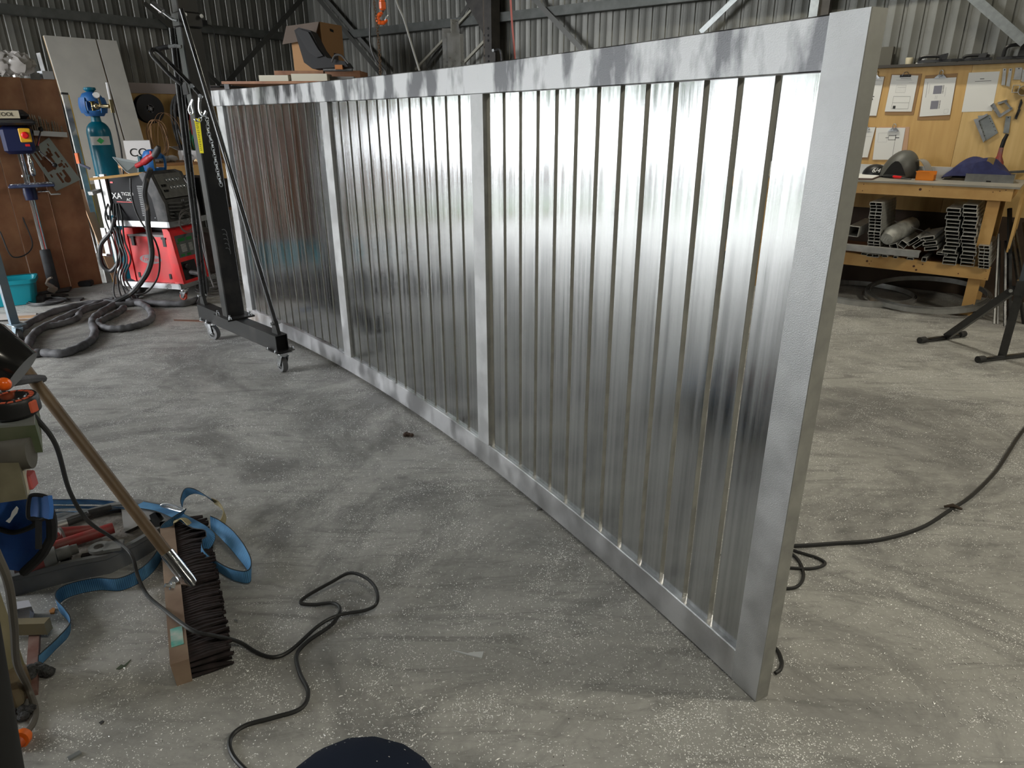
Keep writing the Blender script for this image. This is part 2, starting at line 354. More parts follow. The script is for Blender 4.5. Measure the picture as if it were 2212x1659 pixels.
# ================================================================ THE GATE
GX,GY,T0,T1,T2=.71143,1.51187,2.04773,.06139,.00036
_gs=[-.3+i*.01 for i in range(601)]; _gx=[0.];_gy=[0.]
def _h(s): return T0+T1*s+T2*s*s
for i in range(600):
    a,c=_h(_gs[i]),_h(_gs[i+1]); _gx.append(_gx[-1]+.005*(math.cos(a)+math.cos(c))); _gy.append(_gy[-1]+.005*(math.sin(a)+math.sin(c)))
def G(s,z,d=0.):
    """point on the slightly bowed gate: s along it from the near end, z up, d towards the camera side of its face"""
    k=(s+.3)/.01; i=max(0,min(599,int(k))); f=k-i; t=_h(s)
    x=_gx[i]*(1-f)+_gx[i+1]*f-_gx[30]; y=_gy[i]*(1-f)+_gy[i+1]*f-_gy[30]
    return Vector((GX+x-math.sin(t)*d,GY+y+math.cos(t)*d,z))
GL=5.08
def metal(name,rgb,rgb2,r0,r1,sc,st,bst,bsc,bd,lo=.42,hi=.6):
    mt=bpy.data.materials.new(name); mt.use_nodes=True; nt=mt.node_tree; L=nt.links; b=nt.nodes['Principled BSDF']; b.inputs['Metallic'].default_value=1
    tc=node(nt,'ShaderNodeTexCoord'); mp=node(nt,'ShaderNodeMapping'); mp.inputs['Scale'].default_value=st; L.new(tc.outputs['UV'],mp.inputs[0])
    n=node(nt,'ShaderNodeTexNoise'); n.inputs['Scale'].default_value=sc; n.inputs['Detail'].default_value=5; L.new(mp.outputs[0],n.inputs['Vector'])
    oi=node(nt,'ShaderNodeObjectInfo'); ad=node(nt,'ShaderNodeVectorMath',operation='ADD'); L.new(mp.outputs[0],ad.inputs[0]); L.new(oi.outputs['Random'],ad.inputs[1]); L.new(ad.outputs[0],n.inputs['Vector'])
    rp=node(nt,'ShaderNodeValToRGB'); e=rp.color_ramp.elements; e[0].position=lo; e[1].position=hi; e[0].color=(*rgb,1); e[1].color=(*rgb2,1); L.new(n.outputs[0],rp.inputs[0]); L.new(rp.outputs[0],b.inputs['Base Color'])
    m_=node(nt,'ShaderNodeMapRange'); m_.inputs[1].default_value=lo; m_.inputs[2].default_value=hi; m_.inputs[3].default_value=r0; m_.inputs[4].default_value=r1; L.new(n.outputs[0],m_.inputs[0]); L.new(m_.outputs[0],b.inputs['Roughness'])
    mp2=node(nt,'ShaderNodeMapping'); mp2.inputs['Scale'].default_value=bst; L.new(tc.outputs['UV'],mp2.inputs[0])
    n2=node(nt,'ShaderNodeTexNoise'); n2.inputs['Scale'].default_value=bsc; n2.inputs['Detail'].default_value=4; L.new(mp2.outputs[0],n2.inputs['Vector'])
    bp=node(nt,'ShaderNodeBump'); bp.inputs['Strength'].default_value=bd; bp.inputs['Distance'].default_value=.002; L.new(n2.outputs[0],bp.inputs['Height']); L.new(bp.outputs[0],b.inputs['Normal'])
    return mt
rail_m=metal('sanded_aluminium_rail',(.17,.17,.18),(.62,.62,.63),.40,.55,1.,(10,3.5,1),(90,90,1),3,.35,.40,.54)
low_m=metal('brushed_aluminium_rail',(.56,.56,.58),(.74,.74,.76),.30,.44,1.,(8,5,1),(200,60,1),2,.25,.38,.6)
stile_m=metal('sanded_aluminium_stile',(.47,.47,.475),(.57,.57,.575),.46,.56,1.,(8,8,1),(120,120,1),3,.4)
slat_m=metal('extruded_aluminium_slat',(.47,.48,.485),(.62,.63,.635),.13,.22,1.,(60,1.2,1),(500,1.0,1),1,.05,.35,.62)
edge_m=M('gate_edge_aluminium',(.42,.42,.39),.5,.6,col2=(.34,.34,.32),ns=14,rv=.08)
def uvset(o):
    """UV = metres along the gate and up"""
    me=o.data; uv=me.uv_layers.new(name='UVMap'); off=OFF[o.name]
    inv=[(s*.05,G(s*.05,0)) for s in range(-2,104)]
    for lp in me.loops:
        v=me.vertices[lp.vertex_index].co+off
        best=min(inv,key=lambda q:(q[1].x-v.x)**2+(q[1].y-v.y)**2); t=_h(best[0]); sx=best[0]+(v.x-best[1].x)*math.cos(t)+(v.y-best[1].y)*math.sin(t)
        uv.data[lp.index].uv=(sx,v.z)
gate=E('sliding_gate',G(GL/2,0),'long unpainted aluminium gate of upright slats standing on its edge on the floor','gate')
def zlo(s): return .002+.020*min(1,s/1.6)
def rail(z0,z1,s0,s1,name,mat,end=None):
    b=B(); n=max(2,int((s1-s0)/.1)+1); c=.003
    prof=lambda lo,hi:[(0,lo+c),(-c,lo),(-.05+c,lo),(-.05,lo+c),(-.05,hi-c),(-.05+c,hi),(-c,hi),(0,hi-c)]
    vs=[]
    for i in range(n):
        s=s0+(s1-s0)*i/(n-1); lo=z0(s) if callable(z0) else z0
        for d,z in prof(lo,z1(s) if callable(z1) else z1): vs.append(G(s,z,d))
    fs=[(i*8+j,i*8+(j+1)%8,(i+1)*8+(j+1)%8,(i+1)*8+j) for i in range(n-1) for j in range(8)]+[tuple(range(7,-1,-1)),tuple(range((n-1)*8,n*8))]
    b.add(vs,fs); o=part(b,name,mat,gate); uvset(o); return o
rail(1.69,1.80,.0985,GL,'top_rail',rail_m)
rail(zlo,lambda s:.113+.022*min(1,s/1.6),.0985,4.97,'bottom_rail',low_m)
def post(s0,s1,z0,z1,d0,d1,name,mat,c=.0015,mat2=None,hol=False):
    b=B(); pr=[(s0+c,d0),(s0,d0-c),(s0,d1+c),(s0+c,d1),(s1-c,d1),(s1,d1+c),(s1,d0-c),(s1-c,d0)]; n=6; vs=[]
    for i in range(n):
        z=z0+(z1-z0)*i/(n-1)
        for s,d in pr: vs.append(G(s,z,d))
    fs=[]; mi=[]
    for i in range(n-1):
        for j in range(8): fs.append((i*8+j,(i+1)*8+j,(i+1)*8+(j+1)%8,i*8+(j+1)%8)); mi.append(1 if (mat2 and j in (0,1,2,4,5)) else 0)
    fs+=[tuple(range(8)),tuple(range(n*8-1,(n-1)*8-1,-1))]; mi+=[0,0]
    b.add(vs,fs); b.m=mi; o=part(b,name,[mat]+([mat2] if mat2 else []),gate); uvset(o); return o
post(0,.1,.003,1.802,0,-.05,'end_stile',stile_m,mat2=edge_m)
post(4.86,4.963,.13,1.69,0,-.05,'end_stile',stile_m)
post(1.637,1.737,.13,1.69,0,-.05,'mullion',stile_m,mat2=edge_m)
post(3.247,3.345,.13,1.69,0,-.05,'mullion',stile_m,mat2=edge_m)
for a in (.1205,1.75,3.366):
    for k in range(13):
        s=a+.1163*k; lo=.113+.022*min(1,s/1.6)
        post(s if k else s-.018,s+.0975,lo-.006,1.695,-.018,-.038,'slat',slat_m,c=.0015,mat2=edge_m)
b=B(); c=G(5.0,0,-.02); b.box((c.x,c.y,.011),(.1,.3,.021),_h(5)); b.mk('packing_block',pine,label='flat timber packer under the far end of the gate',cat='block')
# ================================================================ LEFT SIDE OF THE SHED
def hit(px,py,p,n):
    """point of the plane through p with normal n seen there"""
    d=ray(px,py); o=Vector((0,0,CH)); t=(Vector(p)-o).dot(n)/d.dot(n); return o+d*t
def plate(quad,p,n,thick,front=0.):
    """flat board outline on a plane, growing back from it"""
    n=Vector(n).normalized(); return B().prism([hit(x,y,Vector(p)+n*front,n) for x,y in quad],-n*thick)
# ---- white leaning sheets
def lean(px0,px1,zt,name,lab,mats,at,bt,boff,th):
    pass
wa=M('white_sheet',(.50,.49,.44),.55,col2=(.44,.43,.39),ns=4)
def leaning_sheet(b0,b1,zt,dt,db,th,lab,edge):
    """sheet leaning on the left wall between distances b0,b1; top dt from wall, foot db from wall"""
    t=E('wall_sheet',WP(db,(b0+b1)/2,0),lab,'sheet','pale sheets leaning on the left wall')
    p=[WP(db,b0,.0),WP(db,b1,.0),WP(dt,b1,zt),WP(dt,b0,zt)]; n=(p[1]-p[0]).cross(p[3]-p[0]).normalized(); n=n if n.dot(D1)>0 else -n
    part(B().prism(p,-n*th),'sheet',wa,t); e=B(); 
    e.prism([p[0]-n*th,p[3]-n*th,p[3]-n*(th+.012),p[0]-n*(th+.012)],(p[1]-p[0])); part(e,'backing_board',edge,t)
leaning_sheet(3.16,3.40,2.55,.13,.62,.03,'narrow strip of pale sheet leaning right of the dark joint',pine)
leaning_sheet(3.42,4.00,2.55,.13,.62,.03,'wide pale white sheet leaning on the left wall behind the gas cylinder',pine)
b=B(); b.bar(WP(.62,4.16,0),WP(.12,4.10,2.35),.05,.02); b.mk('metal_strip',grey_steel,label='narrow grey metal strip leaning left of the white sheets',cat='strip')
# ---- plywood lining with reels
b=B(); b.hexa([WP(a,c,z) for z in (.85,1.93) for a,c in ((.03,3.12),(.03,1.2),(.05,1.2),(.05,3.12))]); b.mk('plywood_lining',ply,label='plywood lining on the left wall behind the black reels',cat='plywood panel')
b=B(); b.hexa([WP(a,c,z) for z in (1.93,2.06) for a,c in ((.02,3.12),(.02,1.2),(.07,1.2),(.07,3.12))]); b.mk('timber_rail',M('pinkish_primed_timber',(.36,.31,.29),.7),label='pale primed timber rail along the top of the plywood with reels',cat='timber rail')
def reel(px,py,rad,lab,wid=.10,red=False):
    c=hit(px,py,P0+D1*.20,D1); t=E('wire_reel',c-D1*wid/2,lab,'reel','black reels hung on the plywood')
    for s,r in ((wid/2,rad),(-wid/2,rad)):
        part(B().lathe(c+D1*s,[(rad*.30,-.004),(r,-.004),(r,.004),(rad*.30,.004)],D1,32,closed=True),'flange',blackp,t)
    part(B().lathe(c,[(rad*.30,-wid/2),(rad*.72,-wid/2),(rad*.72,wid/2),(rad*.30,wid/2),(rad*.26,wid/2),(rad*.26,-wid/2)],D1,28,closed=True),'wound_wire',rubber,t)
    h=B(); h.lathe(c,[(.03,-wid/2),(.03,wid/2+.01)],D1,16)
    for k in range(4):
        a=k*math.pi/2+.4; x,y=frame(D1); h.bar(c+(x*math.cos(a)+y*math.sin(a))*.02+D1*wid/2,c+(x*math.cos(a)+y*math.sin(a))*rad*.3+D1*wid/2,.012,.006,up=D1)
    part(h,'hub',dusty,t)
    # rod into the wall that carries it
    part(B().tube([c-D1*.17,c+D1*(wid/2+.02)],.012,10),'hanger_rod',zinc,t)
    return c
c1=reel(321,235,.185,'black wire reel left on the plywood with loose wire below')
c2=reel(402,231,.175,'black wire reel behind the hoist post with hoses hanging over it')
def loops(c,w,h,n,r,mat,name,lab,cat,grp=None,seed=1,off=.26,D=D1,A=D2,open_=False):
    rr=random.Random(seed); b=B()
    for k in range(n):
        ww=w*rr.uniform(.8,1.1); hh=h*rr.uniform(.85,1.1); cc=c+A*rr.uniform(-.02,.02)+D*rr.uniform(-.03,.03); pts=[]
        for i in range(28):
            a=2*math.pi*i/28; pts.append(cc+A*ww*math.cos(a)+Z*(hh*math.sin(a)-hh)+D*.02*math.sin(3*a+k))
        b.tube(pts,r,6,closed=True)
    return b.mk(name,mat,label=lab,cat=cat,group=grp)
tanw=M('copper_wire',(.25,.14,.07),.5)
loops(c1+D1*.11-Z*.14,.12,.25,5,.006,tanw,'wire_coil','brown wire loops hanging below the left black reel','wire',seed=3)
loops(c1+D1*.13+D2*-.14-Z*.05,.20,.34,2,.003,tanw,'wire_coil','thin wire looping wide right of the left reel','wire',seed=8)
loops(c2+D1*.10+D2*.08+Z*.17,.20,.46,4,.016,rubber,'air_hose','thick black hose loops hung over the right reel','hose',seed=4)
loops(c2+D1*.13-D2*.12+Z*.05,.13,.40,3,.012,M('red_cable',(.25,.02,.02),.5),'power_lead','dark red lead looped under the right reel','cable',seed=5)
loops(c2+D1*.15-D2*.55+Z*.02,.12,.30,5,.012,bluep,'air_hose','blue hose coil hung between the hoist and the gate end','hose',seed=6)
loops(c2+D1*.13-D2*.02-Z*.28,.10,.16,3,.010,M('green_cable',(.01,.12,.05),.5),'power_lead','green lead looped low below the right reel','cable',seed=9)
# ---- bench under the reels, with clutter
def bench_at(a0,a1,b0,b1,zt,name,lab,fr,drawers=0,mt=pine):
    t=E(name,WP((a0+a1)/2,(b0+b1)/2,0),lab,'bench')
    b=B(); b.hexa([WP(a,c,z) for z in (zt-.03,zt) for a,c in ((a0,b1),(a0,b0),(a1,b0),(a1,b1))]); part(b,'bench_top',mt,t)
    for a in (a0+.06,a1-.06):
        for c in (b0+.06,b1-.06): part(B().bar(WP(a,c,0),WP(a,c,zt-.03),.08,.08),'leg',mt,t)
    b=B(); b.bar(WP(a1-.03,b0,zt-.09),WP(a1-.03,b1,zt-.09),.04,.11,up=Z); part(b,'front_rail',mt,t)
    b=B(); b.hexa([WP(a,c,z) for z in (.30,.33) for a,c in ((a0+.02,b1-.02),(a0+.02,b0+.02),(a1-.08,b0+.02),(a1-.08,b1-.02))]); part(b,'lower_shelf',mt,t)
    return t
bench_at(.12,.95,.7,3.75,1.06,'timber_bench','timber bench under the reels crowded with packets',0,mt=M('old_timber',(.40,.20,.08),.6,col2=(.30,.14,.05),ns=6))
def onb(px,py,z): return pf(px,py,z)
def carton(px,py,z,sx,sy,sz,rz,lab,mt=cardboard,txt=None,open_=False):
    c=pf(px,py,z); t=E('carton',c,lab,'box'); q=Matrix.Rotation(rz,3,'Z'); w=.006
    b=B(); b.box(c+Z*w,(sx,sy,w),rz)
    for s in (1,-1): b.box(c+q@Vector((s*(sx/2-w/2),0,0))+Z*sz/2,(w,sy,sz),rz); b.box(c+q@Vector((0,s*(sy/2-w/2),0))+Z*sz/2,(sx,w,sz),rz)
    part(b,'box_body',mt,t); f=B()
    if open_:
        for s in (1,-1):
            a=c+q@Vector((s*sx/2,-sy/2,0))+Z*sz; d=c+q@Vector((s*sx/2,sy/2,0))+Z*sz; e=q@Vector((s*sx*.35,0,0))+Z*sz*.35; f.prism([a,d,d+e,a+e],Z*.004)
    else: f.box(c+Z*(sz+.004),(sx,sy,.008),rz)
    part(f,'flap',mt,t)
    if txt: text(txt,t,c+q@Vector((0,-sy/2-.003,0))+Z*sz*.5,q@Vector((1,0,0)),Z,sz*.5,blackp)
    return t
wb=M('white_card',(.62,.61,.60),.6)
carton(425,345,1.06,.40,.24,.13,-.35,'open white carton with black printed letters behind the hoist post',wb,'Boun',True)
carton(378,342,1.06,.20,.2,.14,.5,'grey cardboard carton standing open beside the white carton',M('grey_card',(.40,.36,.33),.8),None,True)
carton(304,354,1.06,.30,.20,.28,.5,'white and blue appliance carton tilted behind the small cylinder',wb,'CO',False)
def lumps(px,py,z,n,s,mat,name,lab,cat,seed,flat=.6):
    rr=random.Random(seed); c=pf(px,py,z); b=B()
    for k in range(n):
        b.ball(c+Vector((rr.uniform(-s,s),rr.uniform(-s,s),0))*.8+Z*s*flat*.7,s*rr.uniform(.5,.8),20,sc=(1,rr.uniform(.6,1),flat))
    for v in b.v:
        v.x+=.15*s*math.sin(v.y*90/s*.2+v.z*60); v.z+=.08*s*math.sin(v.x*130+v.y*70)
    return b.mk(name,mat,label=lab,cat=cat)
lumps(352,350,1.06,6,.11,M('rag_white',(.55,.54,.53),.8),'plastic_packet','crumpled white plastic packets on the timber bench','packet',11,.5)
lumps(440,350,1.06,4,.08,M('packet_tan',(.5,.36,.2),.6),'paper_packet','tan paper packet on the bench right of the hoist post','packet',12,.4)
b=B(); 
b.bar(WP(.99,3.5,.93),WP(.99,.9,.93),.03,.2,up=Z); b.mk('timber_board',pine,label='reddish timber board on edge along the bench front',cat='board')
# ---- brown ply partition
bp0=pf(222,612); aB=(bp0-P0).dot(D1); bB=(bp0-P0).dot(D2)
seams=[0,.30,.62,1.0,1.45]; hts=[1.955,1.96,1.93,1.94]
for k in range(4):
    b=B(); a0,a1=bB+seams[k]+.003,bB+seams[k+1]-.003; off=.006*(k%2)
    b.hexa([WP(a,c,z) for z in (0,hts[k]) for a,c in ((aB-.02+off,a1),(aB-.02+off,a0),(aB+off,a0),(aB+off,a1))])
    b.mk('brown_board',darkwood,label=['stained brown board, rightmost of the partition behind the drill press','stained brown board behind the drill bit shelf','stained brown board behind the drill press column','stained brown board at the left picture edge'][k],cat='board',group='brown boards behind the drill press')
def BD(px,py,off=0.): return hit(px,py,P0+D1*(aB+.008+off),D1)
# bits shelf
s0,s1=BD(66,287),BD(138,291); t=E('bit_shelf',(s0+s1)/2,'small white steel shelf screwed to the brown boards holding drill bits','shelf')
u=(s1-s0).normalized(); b=B(); b.bar(s0+D1*.04,s1+D1*.04,.08,.045,up=Z,wall=.003); part(b,'rack_channel',M('white_enamel',(.55,.57,.58),.4),t)
bitm=M('drill_steel',(.50,.45,.38),.3,.8,col2=(.20,.17,.14),ns=60)
rr=random.Random(5); nb=15
for k in range(nb):
    f=(k+.4)/nb; hh=.14-.07*f+rr.uniform(-.02,.02); r=.0075-.004*f; p=s0.lerp(s1,f)+D1*rr.uniform(.02,.06)+Z*.023
    b=B(); pts=[p+Z*hh*i/14 for i in range(15)]
    b.tube(pts,[r*(1.0 if i%2 else .72) for i in range(13)]+[r*.6,r*.1],8); b.mk('drill_bit',bitm,label='twist drill bit standing in the white steel shelf, %s from the left'%(ORD[k].replace('topmost','first')),cat='drill bit',group='drill bits in the white shelf')
# tool plate with cut-outs
pq=[BD(x,y,.012) for x,y in ((63,326),(106,297),(174,388),(122,413))]; tm=M('grey_tool_plate',(.26,.29,.27),.45,.3); t=E('slotted_plate',pq[3],'grey steel plate full of slots hung on the brown boards','plate')
part(B().prism(pq,-D1*.006),'plate',tm,t); 
slots=[(.10,.18,.10,.45),(.24,.30,.10,.30),(.14,.52,.30,.60),(.30,.70,.26,.34),(.40,.47,.36,.62),(.52,.60,.20,.48),(.64,.72,.16,.26),(.62,.80,.55,.62),(.36,.44,.70,.95),(.62,.72,.70,.92),(.80,.88,.30,.44),(.14,.20,.66,.74),(.48,.54,.72,.80),(.76,.80,.08,.14),(.86,.92,.60,.70)]
sb=B()
for v0,v1,u0,u1 in slots:
    P=lambda a,c:pq[0].lerp(pq[1],a).lerp(pq[3].lerp(pq[2],a),c)+D1*.0012
    sb.prism([P(v0,u0*.95),P(v1,u0*.95),P(v1,u1*.95),P(v0,u1*.95)],-D1*.001)
P=lambda a,c:pq[0].lerp(pq[1],a).lerp(pq[3].lerp(pq[2],a),c)+D1*.0012
for a,c,r in ((.60,.88,.030),(.78,.62,.012),(.84,.50,.008)):
    sb.lathe(P(a,c),[(r,0),(r,.001)],D1,20)
part(sb,'cut_outs',M('slot_brown',(.10,.035,.012),.8),t)  # slots and holes drawn as thin dark brown patches on the plate
# junk on top of the boards
lumps(52,160,1.96,5,.16,M('clear_film',(.35,.33,.31),.25),'plastic_film_bundle','crumpled grey plastic film on top of the brown boards','film',21,.7)
c=BD(106,170); b=B(); b.box(c-D1*.06+Z*.03,(.09,.12,.07),.9); b.mk('metal_box',M('light_grey_metal',(.42,.43,.45),.5),label='small light grey box on top of the brown boards',cat='box')
c=BD(42,172); t=E('socket_bracket',c-D1*.05,'small white bracket with a hole on top of the brown boards','bracket'); part(B().box(c-D1*.05+Z*.03,(.04,.06,.06),.9),'plate',white,t); part(B().lathe(c-D1*.028+Z*.03,[(.012,0),(.012,.003)],D1,14),'hole',blackp,t)
c=BD(78,172); b=B(); b.box(c-D1*.08+Z*.03,(.08,.16,.06),.9); b.mk('metal_box',grey_steel,label='dark grey box between the bracket and the film on the boards',cat='box')
# ---- long levels, timber and offcuts leaning beside the boards
def leaner(pa,pb,w,h,mat,lab,name='timber_length',cat='timber',Ya=None,Yb=None,mat2=None):
    a=pY(*pa,Ya); c=pY(*pb,Yb); b=B(); b.bar(a,c,w,h,up=D1,wall=.0); return b.mk(name,mat,label=lab,cat=cat)
levm=M('yellow_alu_edge',(.60,.36,.02),.4)
a,c=pY(140,205,7.35),pf(236,610); t=E('spirit_level',c,'long aluminium straightedge with a yellow edge leaning beside the brown boards','straightedge')
u=(a-c).normalized(); b=B(); b.bar(c,a,.055,.025,up=D1); part(b,'body',alu_dull,t); b=B(); x=u.cross(D1).normalized(); b.bar(c+x*.031+D1*.002,a+x*.031+D1*.002,.006,.029,up=D1); part(b,'yellow_edge',levm,t); part(B().bar(a,a+u*.02,.058,.028,up=D1),'end_cap',blackp,t)
b=B(); b.bar(pf(254,612)+D1*.02,pY(176,410,7.2),.075,.02,up=D1); b.mk('timber_length',M('pale_timber',(.42,.26,.15),.6),label='pale narrow timber leaning left of the teal cylinder, front one',cat='timber',group='timber lengths leaning by the cylinder')
b=B(); b.bar(pf(262,602)+D1*.02,pY(196,398,7.35),.12,.012,up=D1); b.mk('timber_length',M('mdf',(.36,.27,.16),.7),label='wide tan board offcut leaning behind the pale timber',cat='timber',group='timber lengths leaning by the cylinder')
b=B(); b.bar(pf(270,598)+D1*.02,pY(212,395,7.5),.05,.05,up=D1); b.mk('steel_length',black_steel,label='dark steel tube leaning between timber and teal cylinder',cat='steel')
# orange clamp on the level
c=pY(168,342,7.15); t=E('spring_clamp',c,'orange clamp grip on the straightedge beside the brown boards','clamp'); part(B().bar(c+Z*.05,c-Z*.05,.03,.03),'grip',orange,t); part(B().bar(c-Z*.05,c-Z*.07+Vector((.10,0,-.03)),.012,.02),'jaw',navy,t)
# ---- gas cylinders
def cylinder(base,r,h,mt,name,lab,guard,neckh=.08,lblz=None,rz=0.):
    t=E(name,base,lab,'gas cylinder'); sh=h
    part(B().lathe(base,[(r*.9,0),(r,.03),(r,sh-r*1.0),(r*.97,sh-r*.72),(r*.86,sh-r*.42),(r*.66,sh-r*.16),(r*.42,sh),(r*.38,sh+.03),(r*.38,sh+.06)],n=32),'bottle',mt,t)
    if guard:
        g=B(); z0=sh+.05; R_=r*.92; H=.16
        g.lathe(base+Z*z0,[(r*.42,0),(r*.72,0),(R_,.03),(R_,.05),(r*.5,.05),(r*.42,.02)],n=24,closed=True)
        for k in range(3):
            a0=rz+k*2*math.pi/3; pr=[]
            g.grid(lambda i,j,a0=a0:base+Vector((math.cos(a0+(j-.5)*.95),math.sin(a0+(j-.5)*.95),0))*(R_*(1.0+.12*math.sin(i*math.pi)))+Z*(z0+.03+i*H*.85),6,6,thick=.012)
        g.lathe(base+Z*(z0+H*.85),[(R_*.98,0),(R_,.03),(R_*.75,.07),(R_*.3,.085),(R_*.3,.07),(R_*.7,.05),(R_*.85,0)],n=24,closed=True)
        part(g,'valve_guard',bluep if name!='x' else mt,t)
        v=B(); v.lathe(base+Z*(sh+.06),[(.016,0),(.016,.12),(.03,.12),(.03,.15)],n=12); part(v,'valve',M('brass',(.55,.40,.15),.3,1.),t)
    return t
cy=Vector((-4.10,7.20,0)); 
gc=cylinder(cy,.108,1.58,teal,'gas_cylinder','tall teal gas cylinder with blue valve guard and pressure gauge',True)
q=(Vector((0,0,0))-cy).normalized(); 
lb=B(); 
def cyl_patch(base,r,a0,a1,z0,z1,n=10): 
    return B().grid(lambda i,j:base+Vector((math.cos(a0+(a1-a0)*i),math.sin(a0+(a1-a0)*i),0))*r+Z*(z0+(z1-z0)*j),n,3,thick=.001)
av=math.atan2(-cy.y,-cy.x)
part(cyl_patch(cy,.1090,av-.85,av+.85,1.365,1.445),'label',white,gc)
d=Vector((math.cos(av),math.sin(av),0)); x=d.cross(Z)
part(B().prism([cy+d*.1106+Z*1.435,cy+d*.1106+x*.032+Z*1.405,cy+d*.1106+Z*1.375,cy+d*.1106-x*.032+Z*1.405],-d*.0015),'green_diamond',M('green_label',(.05,.45,.12),.5),gc)
g=B(); gp=cy+Vector((.10,-.06,1.82)); g.tube([cy+Vector((0,0,1.72)),cy+Vector((.10,-.05,1.72)),cy+Vector((.20,-.07,1.72))],.020,10); g.ball(cy+Vector((.06,-.05,1.72)),.035); g.tube([cy+Vector((.11,-.06,1.73)),gp],.01,8); g.tube([cy+Vector((.22,-.07,1.66)),cy+Vector((.22,-.07,1.78))],.018,8)
part(g,'regulator',M('brass2',(.5,.42,.25),.25,1.),gc)
g=B(); g.lathe(gp+Vector((0,-.02,.0)),[(.032,0),(.032,.022),(.028,.024)],d,20); part(g,'gauge',zinc,gc); part(B().lathe(gp+Vector((0,-.02,0))+d*.0245,[(.026,0),(.026,.001)],d,20),'gauge_face',white,gc)
part(B().tube([cy+Vector((.22,-.07,1.78)),cy+Vector((.22,-.07,1.93))],.014,8),'flow_tube',M('clear_tube',(.6,.6,.6),.15),gc)
part(B().lathe(cy+Z*1.82,[(.03,0),(.03,.03),(.055,.05),(.05,.07),(.01,.075)],n=16),'cap_knob',teal,gc)
part(B().tube(spline([cy+Vector((.22,-.07,1.66)),cy+Vector((.24,-.10,1.3)),cy+Vector((.22,-.17,.95)),cy+Vector((.10,-.22,.6)),cy+Vector((-.04,-.22,.35))]),.008,8),'gas_hose',rubber,gc)
cy2=Vector((-3.88,7.52,0)); cylinder(cy2,.115,1.18,teal,'gas_cylinder','second teal cylinder half hidden right behind the tall one',False)
cy3=Vector((-3.52,7.02,.155)); c3=cylinder(cy3,.10,.90,M('pale_green_grey',(.42,.45,.38),.4),'gas_cylinder','short grey gas cylinder with bright blue guard behind the black welder',True,rz=.5)
part(B().bar(cy3+Vector((.02,-.075,1.00)),cy3+Vector((.03,-.08,1.16)),.012,.02),'red_lever',red,c3)
# ================================================================ HOIST FRAME (black gantry half)
hA,hB=pf(607,724,.265),pf(437,655,.265); hu=(hA-hB).normalized(); hx=hu.cross(Z).normalized()  # hu towards the near end
mpt=pf(505,683,.265); mpt=hB+hu*((mpt-hB).dot(hu)); hx=hx if hx.x>0 else -hx
ho=E('gantry_hoist',Vector((mpt.x,mpt.y,0)),'black steel A-frame hoist on castors standing in front of the gate','hoist')
dark=M('scuffed_black_steel',(.014,.014,.014),.5,0,col2=(.05,.045,.04),ns=7,lo=.48,hi=.78,rv=.08)
b=B(); b.bar(hB-hu*.0-Z*.055,hA-Z*.055,.085,.11,up=Z,wall=.005); part(b,'base_beam',dark,ho)
part(B().bar(hA-hu*.02-Z*.055,hA-hu*.03-Z*.055,.074,.098,up=Z),'beam_inside',M('hollow_black',(.001,.001,.001),.9),ho)
b=B(); b.box(mpt+Z*1.30,(.13,.085,2.60),math.atan2(hu.y,hu.x)+math.pi/2,bev=.006); part(b,'mast',dark,ho)
part(B().box(mpt+Z*.006,(.20,.24,.012),math.atan2(hu.y,hu.x)+math.pi/2),'foot_plate',dark,ho)
for sx,sy in ((1,1),(1,-1),(-1,1),(-1,-1)): part(B().lathe(mpt+hu*.10*sx+hx*.075*sy+Z*.012,[(.011,0),(.011,.012),(.006,.012),(.006,.028)],n=6),'foot_bolt',zinc,ho)
def castor(c,zt,r,mats,par,ang=0.,plate_=.11,wname='castor',tread=rubber,fork=zinc,wid=.035,trail=.035):
    """c: ground contact; a castor as a part with fork, wheel, plate"""
    d=Vector((math.cos(ang),math.sin(ang),0)); s=d.cross(Z); f=B()
    top=c+Z*zt-d*trail
    f.box(top-Z*.004,(plate_,plate_*.8,.006),ang); f.lathe(top-Z*.03,[(.03,0),(.035,.012),(.03,.024)],n=16)
    for k in (1,-1): f.prism([top-d*.03-Z*.028+s*k*(wid/2+.006),top+d*.035-Z*.028+s*k*(wid/2+.006),c+Z*r+d*.014+s*k*(wid/2+.006)-Z*.012,c+Z*r-d*.014+s*k*(wid/2+.006)-Z*.012],s*k*.003)
    f.tube([c+Z*r-s*(wid/2+.014),c+Z*r+s*(wid/2+.014)],.007,8)
    o=part(f,wname,fork,par)
    w=B(); w.lathe(c+Z*r-s*wid/2,[(r*.62,0),(r*.94,0),(r,wid*.2),(r,wid*.8),(r*.94,wid),(r*.62,wid)],s,24,closed=True); part(w,'tyre',tread,o)
    w=B(); w.lathe(c+Z*r-s*wid/2,[(.01,.004),(r*.2,.0),(r*.63,.006),(r*.63,wid-.006),(r*.2,wid),(.01,wid-.004)],s,20); part(w,'wheel_hub',grey_steel,o)
    return o
ca=pf(600,813); cb=pf(463,731)
ca=hB+hu*((ca-hB).dot(hu)); ca.z=0; cb=hB+hu*.13; cb.z=0; ca=hA-hu*.035; ca.z=0
castor(ca,.155,.055,None,ho,ang=2.3,tread=M('grey_tyre',(.12,.12,.12),.5)); castor(cb,.155,.055,None,ho,ang=-.5,tread=M('grey_tyre',(.12,.12,.12),.5))
br=B(); br.prism([cb+hx*.05+Z*.12,cb+hx*.09+Z*.12,cb+hx*.10+Z*.09,cb+hx*.05+Z*.09],hu*.05); part(br,'brake_pedal',bluep,ho)
